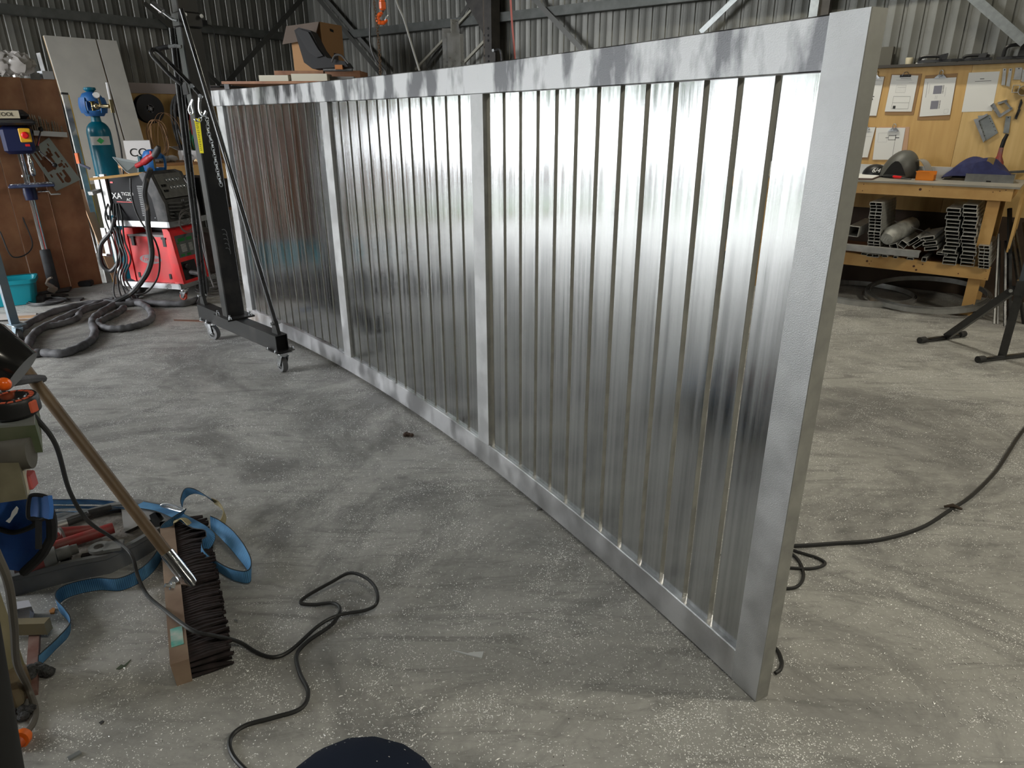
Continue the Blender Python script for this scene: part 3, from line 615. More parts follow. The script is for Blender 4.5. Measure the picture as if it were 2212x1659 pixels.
for c_ in (ca,cb):
    pl=B(); pl.box(c_+Z*.158-hu*0,(.13,.15,.006),math.atan2(hu.y,hu.x)+math.pi/2); part(pl,'castor_plate',dark,ho)
    for sx,sy in ((1,1),(1,-1),(-1,1),(-1,-1)): part(B().lathe(c_+Z*.16+hu*.05*sx+hx*.062*sy,[(.008,0),(.008,.012),(.004,.012),(.004,.02)],n=6),'plate_bolt',zinc,ho)
# brace rods from the beam ends to the collar
top=mpt+Z*2.0
def rod(a,b_,r,nm='brace_rod'): 
    o=B(); o.tube([a,a+(b_-a)*.02+Z*.005,b_],r,10); return part(o,nm,black_steel,ho)
ra=hA-hu*.06+Z*.07; rb=hB+hu*.03+Z*.07
cA=pY(430,205,mpt.y-.12); cB=pY(370,60,mpt.y+.0)
rod(ra+Z*.02,pY(392,20,mpt.y-.1),.0165); rod(rb,cB,.0165); rod(rb+hx*.03,cB+Vector((.02,.02,.05)),.010)
for p_,d_ in ((ra,hu),(rb,hu)):
    lg=B(); lg.prism([p_-Z*.07-d_*.04+hx*.012,p_-Z*.07+d_*.04+hx*.012,p_+Z*.02+d_*.015+hx*.012,p_+Z*.02-d_*.015+hx*.012],-hx*.024); part(lg,'lug',dark,ho)
    part(B().tube([p_-hx*.035,p_+hx*.035],.010,8),'lug_bolt',zinc,ho)
# collar, crank handles
cc=mpt+Z*2.16-Z*.265+Z*.0
cl=pY(398,42,mpt.y-.05); cz=cl.z
b=B(); b.box((mpt.x,mpt.y,cz),(.145,.12,.09),math.atan2(hu.y,hu.x)+math.pi/2,bev=.01); part(b,'collar',dark,ho)
for s in (1,-1): part(B().tube([Vector((mpt.x,mpt.y,cz+.02))+hu*.06+hx*.05*s+hu*.02,Vector((mpt.x,mpt.y,cz+.02))+hu*.10+hx*.05*s],.012,8),'collar_bolt',zinc,ho)
Ym=mpt.y-.10
def prod(pts,Ys,r): return [pY(x,y,Y) for (x,y),Y in zip(pts,Ys)]
part(B().tube(prod([(383,44),(372,41),(360,32),(345,20)],[Ym]*4,0),.009,10),'crank_arm',zinc,ho)
part(B().tube(prod([(352,25),(329,7)],[Ym]*2,0),.017,12),'crank_grip',chrome,ho)
part(B().tube(prod([(392,101),(378,99),(362,101)],[Ym]*3,0),.011,10),'lever_arm',zinc,ho)
part(B().tube(prod([(364,101),(338,106)],[Ym]*2,0),.014,12),'lever_grip',blackp,ho)
# jack handle loop
lp=[(436,210),(415,186),(375,145),(345,115),(333,107),(326,112),(332,124),(345,138),(370,165),(392,182)]
lo_=B().tube(spline(prod(lp,[Ym-.05]*5+[Ym-.10]*5,0),6),.013,10); part(lo_,'loop_handle',black_steel,ho)
b=B(); 
for x,y in ((415,186),(434,208)): b.lathe(pY(x,y,Ym-.075),[(.014,0),(.014,.012)],Vector((0,-1,0)),10)
part(b,'pivot_bolts',zinc,ho)
part(B().prism([pY(x,y,Ym) for x,y in ((392,178),(401,178),(407,203),(396,205))],Vector((0,.02,0))),'pivot_bracket',grey_steel,ho)
# shackles and chain
part(B().tube(spline(prod([(432,210),(431,232),(434,245),(441,249),(446,240)],[Ym-.06]*5,0),6),.010,8),'hook',zinc,ho)
part(B().tube(spline(prod([(416,215),(408,235),(412,247),(418,243),(414,228),(417,215)],[Ym]*6,0),5),.006,8),'snap_link',zinc,ho)
ch=spline(prod([(442,246),(448,262),(450,285),(458,312),(466,350),(472,380),(478,402)],[Ym-.05]*7,0),10)
L_=0; pts=[ch[0]]; acc=0
for i in range(1,len(ch)): 
    pts.append(ch[i])
def links(path,name,mat,par,ll=.030,r=.003,w=.010):
    b=B(); d=0; res=[path[0]]; tot=[0]
    for i in range(1,len(path)): tot.append(tot[-1]+(path[i]-path[i-1]).length)
    n=max(2,int(tot[-1]/(ll*.72))); k=0
    for j in range(n):
        s=(j+.5)/n*tot[-1]
        while k<len(tot)-2 and tot[k+1]<s: k+=1
        f=(s-tot[k])/max(1e-6,tot[k+1]-tot[k]); p=path[k].lerp(path[k+1],f); u=(path[k+1]-path[k]).normalized(); x,y=frame(u)
        if j%2: x=y
        b.tube([p+u*(ll/2-w)*1*math.copysign(1,math.cos(a))+u*w*math.cos(a)+x*w*math.sin(a) for a in [2*math.pi*q/10+.01 for q in range(10)]],r,5,closed=True)
    return part(b,name,mat,par) if par else b
links(ch,'chain',zinc,ho); links(spline(prod([(441,249),(434,256),(428,262),(420,257)],[Ym-.05]*4,0),8),'chain',zinc,ho)
# yellow capacity label on the side face
fcs=mpt-hx*.0
yl=[(419,256),(431,256),(440,331),(432,331)]
part(B().prism([pY(x,y,mpt.y-.085) for x,y in yl],Vector((0,.004,0))),'capacity_label',yellow,ho)
tl=B()
for k in range(18):
    f=.04+.92*k/18; l0=pY(419+13*f+2,256+75*f,mpt.y-.0865); r0=pY(431+9*f-2.5,256+75*f,mpt.y-.0865); tl.bar(l0,l0.lerp(r0,.55+.4*((k*7)%5)/5),.0015,.003,up=Z)
part(tl,'label_print',blackp,ho)
sc=B()
for k in range(5):
    c=pY(484+k*2,505+k*10,mpt.y-.12); sc.tube([c+Vector((.02*math.cos(a)-.0,0,.03*math.sin(a))) for a in [i*.35-.4 for i in range(8)]],.0025,5)
part(sc,'white_arrow_marks',M('faded_grey_print',(.05,.05,.05),.5),ho)
# ================================================================ WELDING TROLLEY
C0=pf(388,612,.165); ex=Vector((-.97,.25,0)).normalized(); ey=Vector((.25,.97,0)).normalized()
def T(a,b_,z): return Vector((C0.x,C0.y,0))+ex*a+ey*b_+Z*z
def obox(b,a0,a1,b0,b1,z0,z1,mi=0): return b.hexa([T(a,c,z) for z in (z0,z1) for a,c in ((a0,b0),(a0,b1),(a1,b1),(a1,b0))],mi)
tr=E('welding_trolley',T(.3,.2,0),'two-tier aluminium trolley on red-wheeled castors carrying the welders','trolley')
for z0,z1,nm in ((.115,.165,'lower_deck'),(.685,.735,'upper_deck')):
    b=B(); 
    for a0,a1,c0,c1 in ((-.04,.62,-.04,-.015),(-.04,.62,.84,.865),(-.04,-.015,-.04,.865),(.595,.62,-.04,.865)): obox(b,a0,a1,c0,c1,z0,z1)
    obox(b,-.015,.595,-.015,.84,z1-.008,z1-.002); part(b,nm,alu,tr)
for a,c in ((.60,.85),(-.03,.85),(.61,-.03)):
    b=B(); obox(b,a-.02,a+.02,c-.02,c+.02,.12,.735); part(b,'post',alu_dull,tr)
for a,c in ((0,.02),(.56,.02),(0,.80),(.56,.80)): castor(T(a,c,0),.112,.036,None,tr,ang=2.8,plate_=.07,tread=M('red_tyre',(.55,.07,.04),.5),wid=.025,trail=.02)
# hose hangers on the side of the trolley
hg=E('hose_hanger',T(.66,.0,.5),'bent aluminium channel hanger on the side of the trolley','hanger')
b=B(); b.bar(T(.66,-.02,.62),T(.66,-.02,1.12),.05,.03,up=ey); b.bar(T(.66,-.02,1.0),T(.66,-.13,.98),.05,.03); part(b,'upright',alu_dull,hg)
b=B(); b.bar(T(.58,-.03,.78),T(.58,-.03,1.14),.05,.03,up=ey); part(b,'upright',alu_dull,hg)
b=B(); b.bar(T(.70,-.03,.40),T(.70,-.03,.66),.05,.03,up=ey); b.bar(T(.70,-.03,.40),T(.70,-.09,.42),.05,.02); part(b,'arm',alu_dull,hg)
# red welder
rw=E('red_welder',T(.22,.17,.165),'bright red welding machine on the lower deck of the trolley','welder')
z0=.165
b=B(); obox(b,.035,.47,.0,.34,z0,z0+.43); part(b,'side_panel',M('red_dusty',(.66,.012,.018),.42,col2=(.52,.03,.03),ns=7),rw)
b=B(); obox(b,.03,.475,-.003,.343,z0+.425,z0+.445); part(b,'top_cover',M('grey_dusty_top',(.20,.18,.18),.7),rw)
# front bezel, tilted face
fr=B(); q=[T(-.055,-.01,z0-.005),T(.04,-.01,z0-.005),T(.075,-.01,z0+.50),T(.02,-.01,z0+.50),T(.0,-.01,z0+.47)]; fr.prism(q,ey*.36); part(fr,'front_bezel',red,rw)
def FP(u,v,o=0.):
    """point on the tilted front face: u across 0..1, v up 0..1"""
    a=T(-.055,-.01+.36*u,z0-.005); c=T(.0,-.01+.36*u,z0+.47); n=(c-a).cross(ey).normalized(); n=n if n.dot(-ex)>0 else -n; return a.lerp(c,v)+n*o
def fplate(u0,u1,v0,v1,o,th=.003): n=(FP(0,0,1)-FP(0,0,0)); return B().prism([FP(u0,v0,o),FP(u1,v0,o),FP(u1,v1,o),FP(u0,v1,o)],-n*th)
part(fplate(.12,.90,.50,.92,.003,.005),'control_panel',M('panel_grey',(.09,.10,.10),.4),rw)
gd=B()
for u0,u1,v0,v1 in ((.20,.45,.80,.86),(.52,.72,.80,.86),(.18,.32,.52,.56),(.40,.55,.52,.56),(.70,.85,.54,.59),(.16,.24,.76,.79)): q=fplate(u0,u1,v0,v1,.0045,.001); gd.add(q.v,q.f)
part(gd,'green_displays',M('green_display',(.01,.16,.03),.3),rw)
wd=B()
for k in range(7):
    q=fplate(.25,.45,.60+.022*k,.606+.022*k,.0042,.0008); wd.add(q.v,q.f); q=fplate(.55,.68,.60+.022*k,.606+.022*k,.0042,.0008); wd.add(q.v,q.f)
part(wd,'panel_print',white,rw)
part(fplate(.10,.62,.06,.42,.002,.004),'socket_recess',blackp,rw)
gr=B()
for k in range(16): q=fplate(.68,.94,.04+.026*k,.052+.026*k,.003,.002); gr.add(q.v,q.f)
part(gr,'grille_slots',M('dark_red_slot',(.12,.004,.004),.6),rw)
for u_,v_ in ((.22,.32),(.40,.14)):
    n=(FP(0,0,1)-FP(0,0,0)); part(B().lathe(FP(u_,v_,.0),[(.028,0),(.028,.035),(.02,.04)],n,16),'socket',blackp,rw)
# rear hood and handle
b=B(); b.prism([T(.475,-.01,z0),T(.53,-.01,z0+.02),T(.53,-.01,z0+.47),T(.50,-.01,z0+.50),T(.40,-.01,z0+.50),T(.40,-.01,z0+.445),T(.475,-.01,z0+.44)],ey*.36); part(b,'rear_bezel',red,rw)
b=B(); b.bar(T(.06,.17,z0+.475),T(.41,.17,z0+.475),.05,.03); part(b,'carry_handle',blackp,rw)
# latches, logo
for a in (.075,.42):
    b=B(); b.box(T(a,-.008,z0+.375),(.03,.014,.07),math.atan2(ex.y,ex.x)); b.box(T(a,-.01,z0+.415),(.045,.02,.018),math.atan2(ex.y,ex.x)); part(b,'latch',blackp,rw)
for a in (.085,.43):
    b=B(); b.box(T(a,-.003,z0+.06),(.022,.006,.05),math.atan2(ex.y,ex.x)); part(b,'slot',blackp,rw)
lg=B(); lg.add([T(.27+.12*math.cos(t_),-.003,z0+.215+.044*math.sin(t_)) for t_ in [i*math.pi/14 for i in range(28)]],[tuple(range(28))]); part(lg,'logo_oval',M('logo_grey',(.27,.22,.23),.5),rw)
text('Fronius',rw,T(.27,-.0045,z0+.215),-ex,Z,.062,red,shear=.2)
# black welder on the upper deck
bw=E('black_welder',T(.25,.2,.735),'large black welding machine with a rounded front on the upper deck','welder')
z1=.735
b=B(); b.prism([T(.06,-.02,z1),T(.56,-.02,z1),T(.60,-.02,z1+.37),T(.16,-.02,z1+.40),T(.08,-.02,z1+.20)],ey*.38); part(b,'case',M('satin_black_case',(.006,.006,.007),.45),bw)
b=B(); pr=[T(-.03,-.035,z1-.0),T(.08,-.035,z1-.0),T(.10,-.035,z1+.20),T(.19,-.035,z1+.41),T(.14,-.035,z1+.43),T(.07,-.035,z1+.41),T(-.01,-.035,z1+.20),T(-.03,-.035,z1+.16)]
b.prism(pr,ey*.035); b.prism([p+ey*.375 for p in pr],ey*.035); b.prism([T(-.02,-.03,z1+.0),T(.08,-.03,z1),T(.08,-.03,z1+.20),T(.0,-.03,z1+.19)],ey*.40); b.prism([T(.14,-.03,z1+.43),T(.19,-.03,z1+.41),T(.18,-.03,z1+.37),T(.09,-.03,z1+.40)],ey*.40); part(b,'front_moulding',dusty,bw)
def BP(u,v,o=0.):
    a=T(-.008,.01+.34*u,z1+.20); c=T(.075,.01+.34*u,z1+.405); n=(c-a).cross(ey).normalized(); n=n if n.dot(-ex)>0 else -n; return a.lerp(c,v)+n*o
n=(BP(0,0,1)-BP(0,0,0))
part(B().prism([BP(0,0,.004),BP(1,0,.004),BP(1,1,.004),BP(0,1,.004)],-n*.006),'control_panel',M('grey_panel',(.10,.10,.095),.5,col2=(.15,.15,.14),ns=20),bw)
for r_,(v_,u0_) in enumerate(((.72,.34),(.40,.38))):
    for k in range(4+r_): part(B().lathe(BP(u0_+k*.13,v_,.004),[(.017,0),(.016,.012),(.011,.014),(.010,.024)],n,12),'control_knob',zinc,bw)
b=B()
for k in range(4): b.box(BP(.10+.09*(k%2),.30+.22*(k//2),.006),(.02,.02,.02),math.atan2(ey.y,ey.x))
part(b,'switches',blackp,bw)
gv=B()
for k in range(5):
    z_=z1+.035+.032*k; gv.bar(T(-.034,-.0,z_),T(-.048,.15,z_-.012),.010,.010,up=Z); gv.bar(T(-.048,.19,z_-.012),T(-.034,.34,z_),.010,.010,up=Z)
part(gv,'front_louvres',M('louvre_grey',(.10,.10,.10),.5),bw)
text('XA',bw,T(-.052,.17,z1+.17),ey,Z,.03,zinc)
sv=B()
for k in range(17): sv.box(T(.20,-.022,z1+.05+.016*k),(.085,.004,.006),math.atan2(ex.y,ex.x))
part(sv,'side_louvres',M('louvre_light',(.25,.25,.25),.4),bw)
text('TIG200',bw,T(.365,-.0225,z1+.235),-ex,Z,.042,white); text('AC',bw,T(.36,-.0225,z1+.185),-ex,Z,.036,white)
text('XA',bw,T(.485,-.0225,z1+.215),-ex,Z,.075,white)
ru=B(); ru.box(T(.41,-.022,z1+.165),(.17,.003,.005),math.atan2(ex.y,ex.x)); ru.box(T(.51,-.022,z1+.335),(.03,.003,.014),math.atan2(ex.y,ex.x)); part(ru,'red_stripe',red,bw)
sk=B()
for a,z_ in ((.54,z1+.03),(.11,z1+.03),(.57,z1+.35),(.12,z1+.30),(.56,z1+.20)): sk.ball(T(a,-.021,z_),.006,8)
part(sk,'screws',zinc,bw)
# small black machine behind, grey wire feeder low right
sw=E('small_welder',T(.05,.62,.735),'small black welder behind the large one, half hidden by the hoist','welder')
b=B(); obox(b,-.03,.35,.47,.76,.745,1.08); part(b,'case',blackp,sw); part(B().lathe(T(-.03,.66,1.02),[(.02,0),(.018,.02)],-ex,14),'knob',bluep,sw)
b=B(); 
for k in range(9): b.box(T(-.033,.56,.80+.018*k),(.004,.12,.006),math.atan2(ex.y,ex.x))
part(b,'louvres',dusty,sw)
wf=E('wire_feeder',T(.1,.62,.165),'dusty grey wire feeder on the lower deck behind the red welder','welder')
b=B(); obox(b,-.03,.42,.50,.80,.165,.56); part(b,'case',M('dusty_grey_case',(.09,.09,.085),.7,col2=(.16,.155,.15),ns=10),wf)
b=B()
for k in range(12): b.box(T(-.034,.58,.22+.02*k),(.006,.10,.010),math.atan2(ex.y,ex.x))
part(b,'louvres',blackp,wf); part(B().lathe(T(-.03,.70,.46),[(.025,0),(.02,.02)],-ex,14),'knob',red,wf)
# torch and gloves on top of the welder
tg=E('welding_torch',T(.2,.0,1.2),'red-gripped welding torch lying on the black welder with a thick hose','torch')
tz=z1+.44
part(B().tube(spline([T(.33,.12,tz+.03),T(.24,.10,tz+.06),T(.15,.08,tz+.10),T(.08,.09,tz+.14)]),[.022]*9+[.03]*9+[.024]*7,12),'grip',M('torch_red',(.35,.02,.025),.45),tg)
part(B().tube([T(.10,.09,tz+.12),T(.05,.09,tz+.17),T(.03,.09,tz+.20)],[.028,.03,.018],12),'torch_head',dusty,tg)
# ================================================================ RIGHT SIDE: BENCH, PINBOARD, ROLLER STAND
Q=pf(2115,688); Qb=(Q-P0).dot(D2); Qa=(Q-P0).dot(D1)
def QP(px,py,off=0.): return hit(px,py,Q+D2*off,D2)
def W3(px,py,off=.05): return hit(px,py,P0+D2*off,D2)
aR=(QP(2182,415)-P0).dot(D1)+.02; aLf=aR-3.2
wbk=E('workbench',WP(aR-1.6,Qb-.42,0),'pine framed workbench with a grey top against the plywood','bench')
def wbox(a0,a1,b0,b1,z0,z1): return B().hexa([WP(a,c,z) for z in (z0,z1) for a,c in ((a0,b1),(a1,b1),(a1,b0),(a0,b0))])
part(wbox(aLf,aR+.04,.09,Qb+.02,1.062,1.078),'bench_top',M('grey_bench_top',(.33,.31,.27),.5,col2=(.25,.24,.21),ns=5),wbk)
part(wbox(aLf,aR,Qb-.04,Qb,.965,1.062),'front_rail',pine,wbk)
part(wbox(aR-.05,aR-.005,.09,Qb-.04,.965,1.062),'end_rail',pine,wbk)
part(wbox(aLf,aR-.02,Qb-.05,Qb-.005,.325,.430),'shelf_rail',pine,wbk)
part(wbox(aLf,aR-.10,.12,Qb-.05,.40,.424),'lower_shelf',darkwood,wbk)
for a in (aR-.16,aR-2.0): 
    part(wbox(a,a+.09,Qb-.10,Qb-.052,0,.965),'leg',pine,wbk); part(wbox(a,a+.09,.12,.17,0,1.06),'leg',pine,wbk)
kn=B()
for x,y,r in ((1988,409,.011),(1866,398,.004),(1863,412,.004),(2015,404,.003),(2145,415,.004),(2160,413,.004),(2173,411,.004),(2008,412,.003)):
    p=QP(x,y); kn.lathe(p,[(r,0),(r,.0015)],D2,12)
for x,y,r in ((1873,564,.010),(1882,564,.004),(1878,570,.004),(1974,575,.010),(1979,583,.009),(1993,571,.006),(2070,591,.005),(2130,586,.003),(2128,602,.003)):
    p=QP(x,y,-.005); kn.lathe(p,[(r,0),(r,.0015)],D2,12)
part(kn,'knots_and_nails',M('knot_brown',(.10,.04,.02),.7),wbk,kind='stuff')
# end panel of the bench (plywood sheet on the right)
b=wbox(aR+.05,aR+.07,.3,Qb-.12,.55,1.02); b.mk('plywood_offcut',ply,label='plywood offcut standing at the right end of the workbench',cat='plywood')
# pinboard plywood in two sheets
apl=8.20; ajn=(W3(2060,330)-P0).dot(D1)
wbox(apl,ajn-.002,.03,.048,.75,2.02).mk('plywood_pinboard',ply,label='left plywood pinboard sheet holding the clipboards',cat='plywood panel',group='pinboard sheets')
wbox(ajn,12.2,.03,.048,.75,2.02).mk('plywood_pinboard',M('pale_plywood',(.56,.37,.14),.55,0,col2=(.66,.46,.20),ns=3,st=(9,9,.7),nd=5,lo=.3,hi=.7),label='right pinboard sheet, paler, holding the metal jigs',cat='plywood panel',group='pinboard sheets')
# dark ledge on top
b=wbox(apl,12.2,.02,.12,2.02,2.045); b.mk('timber_ledge',M('dark_ledge',(.05,.045,.04),.8),label='dark dusty ledge running along the top of the pinboard',cat='ledge')
wbox(apl,12.2,.03,.046,.0,.748).mk('backing_board',M('under_bench_shade',(.045,.028,.018),.8,col2=(.07,.045,.03),ns=4),label='dark brown board added to darken the wall under the workbench',cat='board')  # added board; the shade under the bench is put into its dark colour
# paper things
def sheet(name,quad,lab,mat,off,th,cat,par=None,grp=None):
    ps=[W3(x,y,off) for x,y in quad]
    b=B().prism(ps,-D2*th)
    return part(b,name,mat,par) if par else b.mk(name,mat,label=lab,cat=cat,group=grp)
hardb=M('hardboard',(.30,.17,.07),.6); lightb=M('light_board',(.52,.32,.20),.6)
inkg=M('grey_ink',(.20,.20,.24),.7); inkd=M('dark_ink',(.03,.03,.03),.7); inkl=M('light_ink',(.42,.42,.42),.7)
def lerp2(q,u,v): return Vector((q[0][0],q[0][1],0)).lerp(Vector((q[1][0],q[1][1],0)),u).lerp(Vector((q[3][0],q[3][1],0)).lerp(Vector((q[2][0],q[2][1],0)),u),v)
def marks(par,quad,rects,off,mat,name):
    b=B()
    for u0,u1,v0,v1 in rects:
        ps=[W3(*lerp2(quad,u,v)[:2],off) for u,v in ((u0,v0),(u1,v0),(u1,v1),(u0,v1))]; b.prism(ps,-D2*.0006)
    return part(b,name,mat,par)
def outline(u0,u1,v0,v1,w=.008): return [(u0,u1,v0,v0+w),(u0,u1,v1-w,v1),(u0,u0+w,v0,v1),(u1-w,u1,v0,v1)]
def clip(par,px,py,w,wire=False):
    p=W3(px,py,.058); b=B()
    if wire:
        b.bar(p-D1*w*.5,p+D1*w*.5,.012,.02,up=Z); part(b,'clip',blackp,par)
        part(B().tube(spline([p-D1*.03+D2*.006,p-D1*.012+Z*.03,p+D1*.012+Z*.03,p+D1*.03+D2*.006]),.0025,6),'wire_lever',zinc,par)
    else:
        b.prism([p-D1*w*.5-Z*.012,p+D1*w*.5-Z*.012,p+D1*w*.35+Z*.004,p+D1*.02+Z*.018,p-D1*.02+Z*.018,p-D1*w*.35+Z*.004],D2*.012); part(b,'clip',zinc,par)
        part(B().tube(spline([p-D1*.014+Z*.01+D2*.008,p-D1*.012+Z*.045+D2*.01,p+Z*.055+D2*.01,p+D1*.012+Z*.045+D2*.01,p+D1*.014+Z*.01+D2*.008]),.004,6),'lever',zinc,par)
def board(quad,bq,lab,rects,cl,mat=hardb,wire=False,dark=None,light=None):
    t=E('clipboard',W3(*bq[3],.05),lab,'clipboard','clipboards on the plywood pinboard')
    sheet('backing',bq,None,mat,.052,.004,None,t); o=sheet('paper',quad,None,white,.056,.003,None,t)
    for r_ in rects: marks(t,quad,[r_],.0566,inkg,'printed_drawing')
    if dark: marks(t,quad,dark,.0568,inkd,'printed_marks')
    if light: marks(t,quad,light,.0567,inkl,'printed_lines')
    clip(t,*cl,.10 if not wire else .09,wire); return t
board([(1927,162),(1984,163),(1969,241),(1911,241)],[(1925,160),(1992,159),(1973,248),(1911,248)],'clipboard with a wire clip and a panel drawing, second from the gate',[],(1956,164),wire=True,
      dark=[(.27,.37,.84,.92)]+outline(.22,.85,.58,.93,.006)+[(.22,.85,.755,.76),(.35,.75,.09,.10)],light=outline(.25,.62,.27,.48,.007)+[(.3,.6,.33,.34),(.2,.8,.13,.14),(.7,.9,.2,.205)]+[(.30+.05*k,.303+.05*k,.28,.46) for k in range(7)])
board([(1998,170),(2066,167),(2052,248),(1986,252)],[(1999,163),(2069,158),(2051,258),(1981,259)],'clipboard with a steel spring clip and two grey fence drawings',[(.33,.60,.20,.42),(.31,.56,.60,.82)],(2032,166),
      dark=[(.62,.66,.20+.028*k,.212+.028*k) for k in range(8)]+[(.58,.62,.60+.028*k,.612+.028*k) for k in range(8)],light=[(.10,.12,.1,.5),(.18,.19,.15,.4),(.42,.43,.46,.56),(.47,.48,.46,.56),(.72,.73,.25,.5)]+outline(.78,.92,.84,.95,.006))
board([(1893,276),(1956,276),(1944,345),(1885,345)],[(1898,274),(1965,274),(1957,345),(1883,345)],'pale clipboard with a bracket sketch above the black cap',[],(1931,281),mat=lightb,
      dark=[(.46,.72,.24,.255),(.46,.72,.37,.385),(.46,.47,.24,.385),(.70,.72,.22,.40),(.36,.46,.305,.32),(.72,.84,.30,.325),(.70,.71,.42,.9)],light=outline(.10,.42,.16,.45,.006))
board([(1868,165),(1910,166),(1893,250),(1850,250)],[(1868,163),(1912,165),(1893,252),(1850,252)],'curled papers half hidden by the gate post, above the grey papers',[],(1890,167),dark=[(.62,.70,.50,.52),(.60,.66,.56,.60)],light=[(.6,.95,.1,.11),(.55,.9,.2,.21)])
board([(1850,275),(1891,275),(1874,340),(1846,340)],[(1850,274),(1893,274),(1876,344),(1846,344)],'narrow board of papers below the curled papers at the gate post',[],(1868,276),light=[(.5,.9,.15,.16),(.5,.9,.3,.31)])
t=E('paper_notice',W3(2077,242,.05),'white paper notice with printed heading on the pinboard, blank below','notice')
nq=[(2093,157),(2160,154),(2143,240),(2077,242)]; sheet('paper',nq,None,white,.050,.0015,None,t); marks(t,nq,[(.40,.54,.165,.18),(.25,.78,.225,.235)],.0506,inkd,'printed_heading')
# metal jigs
def jig(quad,lab,mt=None,off=.07,th=.02,name='metal_jig',cat='jig'):
    return sheet(name,quad,lab,mt or galv,off,th,cat)
t=E('metal_jig',W3(2120,305,.06),'folded steel jig plate with a row of small holes on the pinboard','jig')
sheet('plate',[(2112,250),(2139,248),(2156,287),(2128,305)],None,galv,.062,.006,None,t); sheet('flange',[(2103,258),(2112,256),(2128,303),(2124,308)],None,alu,.085,.03,None,t); sheet('flange',[(2112,256),(2132,245),(2134,249),(2113,261)],None,alu,.085,.03,None,t)
b=B()
for x,y in ((2115,262),(2118,270),(2121,277),(2124,285),(2127,293),(2140,262),(2144,267),(2147,274),(2150,282),(2138,256)): b.lathe(W3(x,y,.0622),[(.004,0),(.004,.001)],D2,8)
part(b,'holes',inkd,t,kind='stuff')
t=E('metal_jig',W3(2160,253,.06),'square open steel frame jig right of the notice','jig')
for q in ([(2139,228),(2147,222),(2162,247),(2158,254)],[(2155,221),(2175,215),(2176,219),(2156,226)],[(2171,216),(2187,234),(2184,238),(2169,221)],[(2158,248),(2186,231),(2187,236),(2160,254)]): sheet('bar',q,None,alu,.08,.03,None,t)
def strip(quad,lab,mt=alu_dull): 
    t=E('metal_strip',W3(*quad[3],.05),lab,'metal strip','sample strips hung at the top right of the pinboard'); sheet('strip',quad,None,mt,.058,.008,None,t)
    c=lerp2(quad,.5,.08); part(B().lathe(W3(c[0],c[1],.0585),[(.005,0),(.005,.001)],D2,10),'hole',inkd,t); return t
strip([(2167,148),(2174,148),(2171,184),(2163,184)],'narrow grey metal strip, leftmost of the hung sample strips')
strip([(2180,148),(2187,148),(2181,187),(2173,186)],'narrow pale strip leaning right, second of the hung sample strips')
strip([(2194,146),(2209,146),(2205,172),(2189,172)],'wide pale metal sample plate near the right picture edge')
strip([(2209,150),(2226,150),(2222,178),(2206,176)],'pale metal sample plate cut off by the right picture edge')
strip([(2173,251),(2184,251),(2179,288),(2167,287)],'grey steel bar with a hole below the open frame jig',galv)
t=E('tube_offcut',W3(2200,205,.05),'short open box tube offcut mounted on the pinboard','tube'); p=W3(2195,192,.06); part(B().bar(p,p+D2*.05,.05,.06,up=Z,wall=.004),'tube',alu_dull,t); 
t=E('pipe_offcut',W3(2210,205,.05),'short round pipe offcut mounted beside the box tube offcut','pipe'); p=W3(2212,196,.06); part(B().lathe(p,[(.04,0),(.04,.07),(.036,.07),(.036,0)],D2,20,closed=True),'pipe',alu_dull,t)
t=E('pliers',W3(2204,255,.05),'slim black steel pliers hung upright at the right of the pinboard','tool'); part(B().prism([W3(x,y,.06) for x,y in ((2206,213),(2209,222),(2203,236),(2199,233))],-D2*.008),'jaws',black_steel,t); part(B().prism([W3(x,y,.06) for x,y in ((2200,233),(2205,237),(2196,258),(2191,256))],-D2*.008),'handle',black_steel,t)
# things on the ledge
b=wbox((W3(1905,140)-P0).dot(D1)-.25,(W3(1926,140)-P0).dot(D1),.03,.10,2.045,2.20); b.mk('grey_board',M('dark_grey_board',(.09,.085,.07),.8),label='dark grey square board standing on the ledge beside the gate top',cat='board')
p=W3(1961,147,.08); p.z=2.045; b=B().lathe(p,[(.028,0),(.032,.05),(.030,.055)],n=18); b.mk('plastic_cup',M('cream_plastic',(.50,.45,.32),.5),label='small cream plastic cup on the ledge above the clipboards',cat='cup')
p=W3(1975,147,.08); p.z=2.045; B().prism([p,p+D1*.05,p+D1*.09+Z*.07,p+D1*.07+Z*.07],D2*.004).mk('paper_tag',white,label='white paper tag leaning between the cup and the clamp',cat='paper')
def gclamp(px,px2,h,lab,handle):
    a=W3(px,143,.09); c=W3(px2,141,.09); a.z=c.z=2.05; t=E('bar_clamp',(a+c)/2,lab,'clamp','black clamps on the ledge')
    part(B().bar(a+Z*.012,c+Z*.012,.02,.022,up=Z),'bar',black_steel,t); l=(c-a).length; u=(c-a).normalized()
    q=a+u*l*handle; part(B().tube(spline([q+Z*.02,q+u*.02+Z*h,q+u*.14+Z*h,q+u*.19+Z*.03]),.014,8),'handle',blackp,t)
    q=a+u*l*min(.95,handle+.45); part(B().prism([q-u*.03+Z*.02,q+u*.03+Z*.02,q+u*.035+Z*(h+.02),q-u*.02+Z*(h+.01)],D2*.03),'jaw',black_steel,t)
gclamp(1980,2095,.05,'black bar clamp lying on the ledge above the second clipboard',.03); gclamp(2052,2140,.04,'small black bar clamp on the ledge above the notice',.3); gclamp(2148,2240,.10,'larger black clamp with a tall handle at the right of the ledge',.15)
p=W3(2120,122,.09); p.z=2.05; B().bar(p-D1*.12+Z*.012,p+D1*.06+Z*.012,.03,.02).mk('spanner',black_steel,label='black steel spanner lying behind the small clamp on the ledge',cat='tool')
ZT=1.078
def on(px,py,z=ZT): return pf(px,py,z)
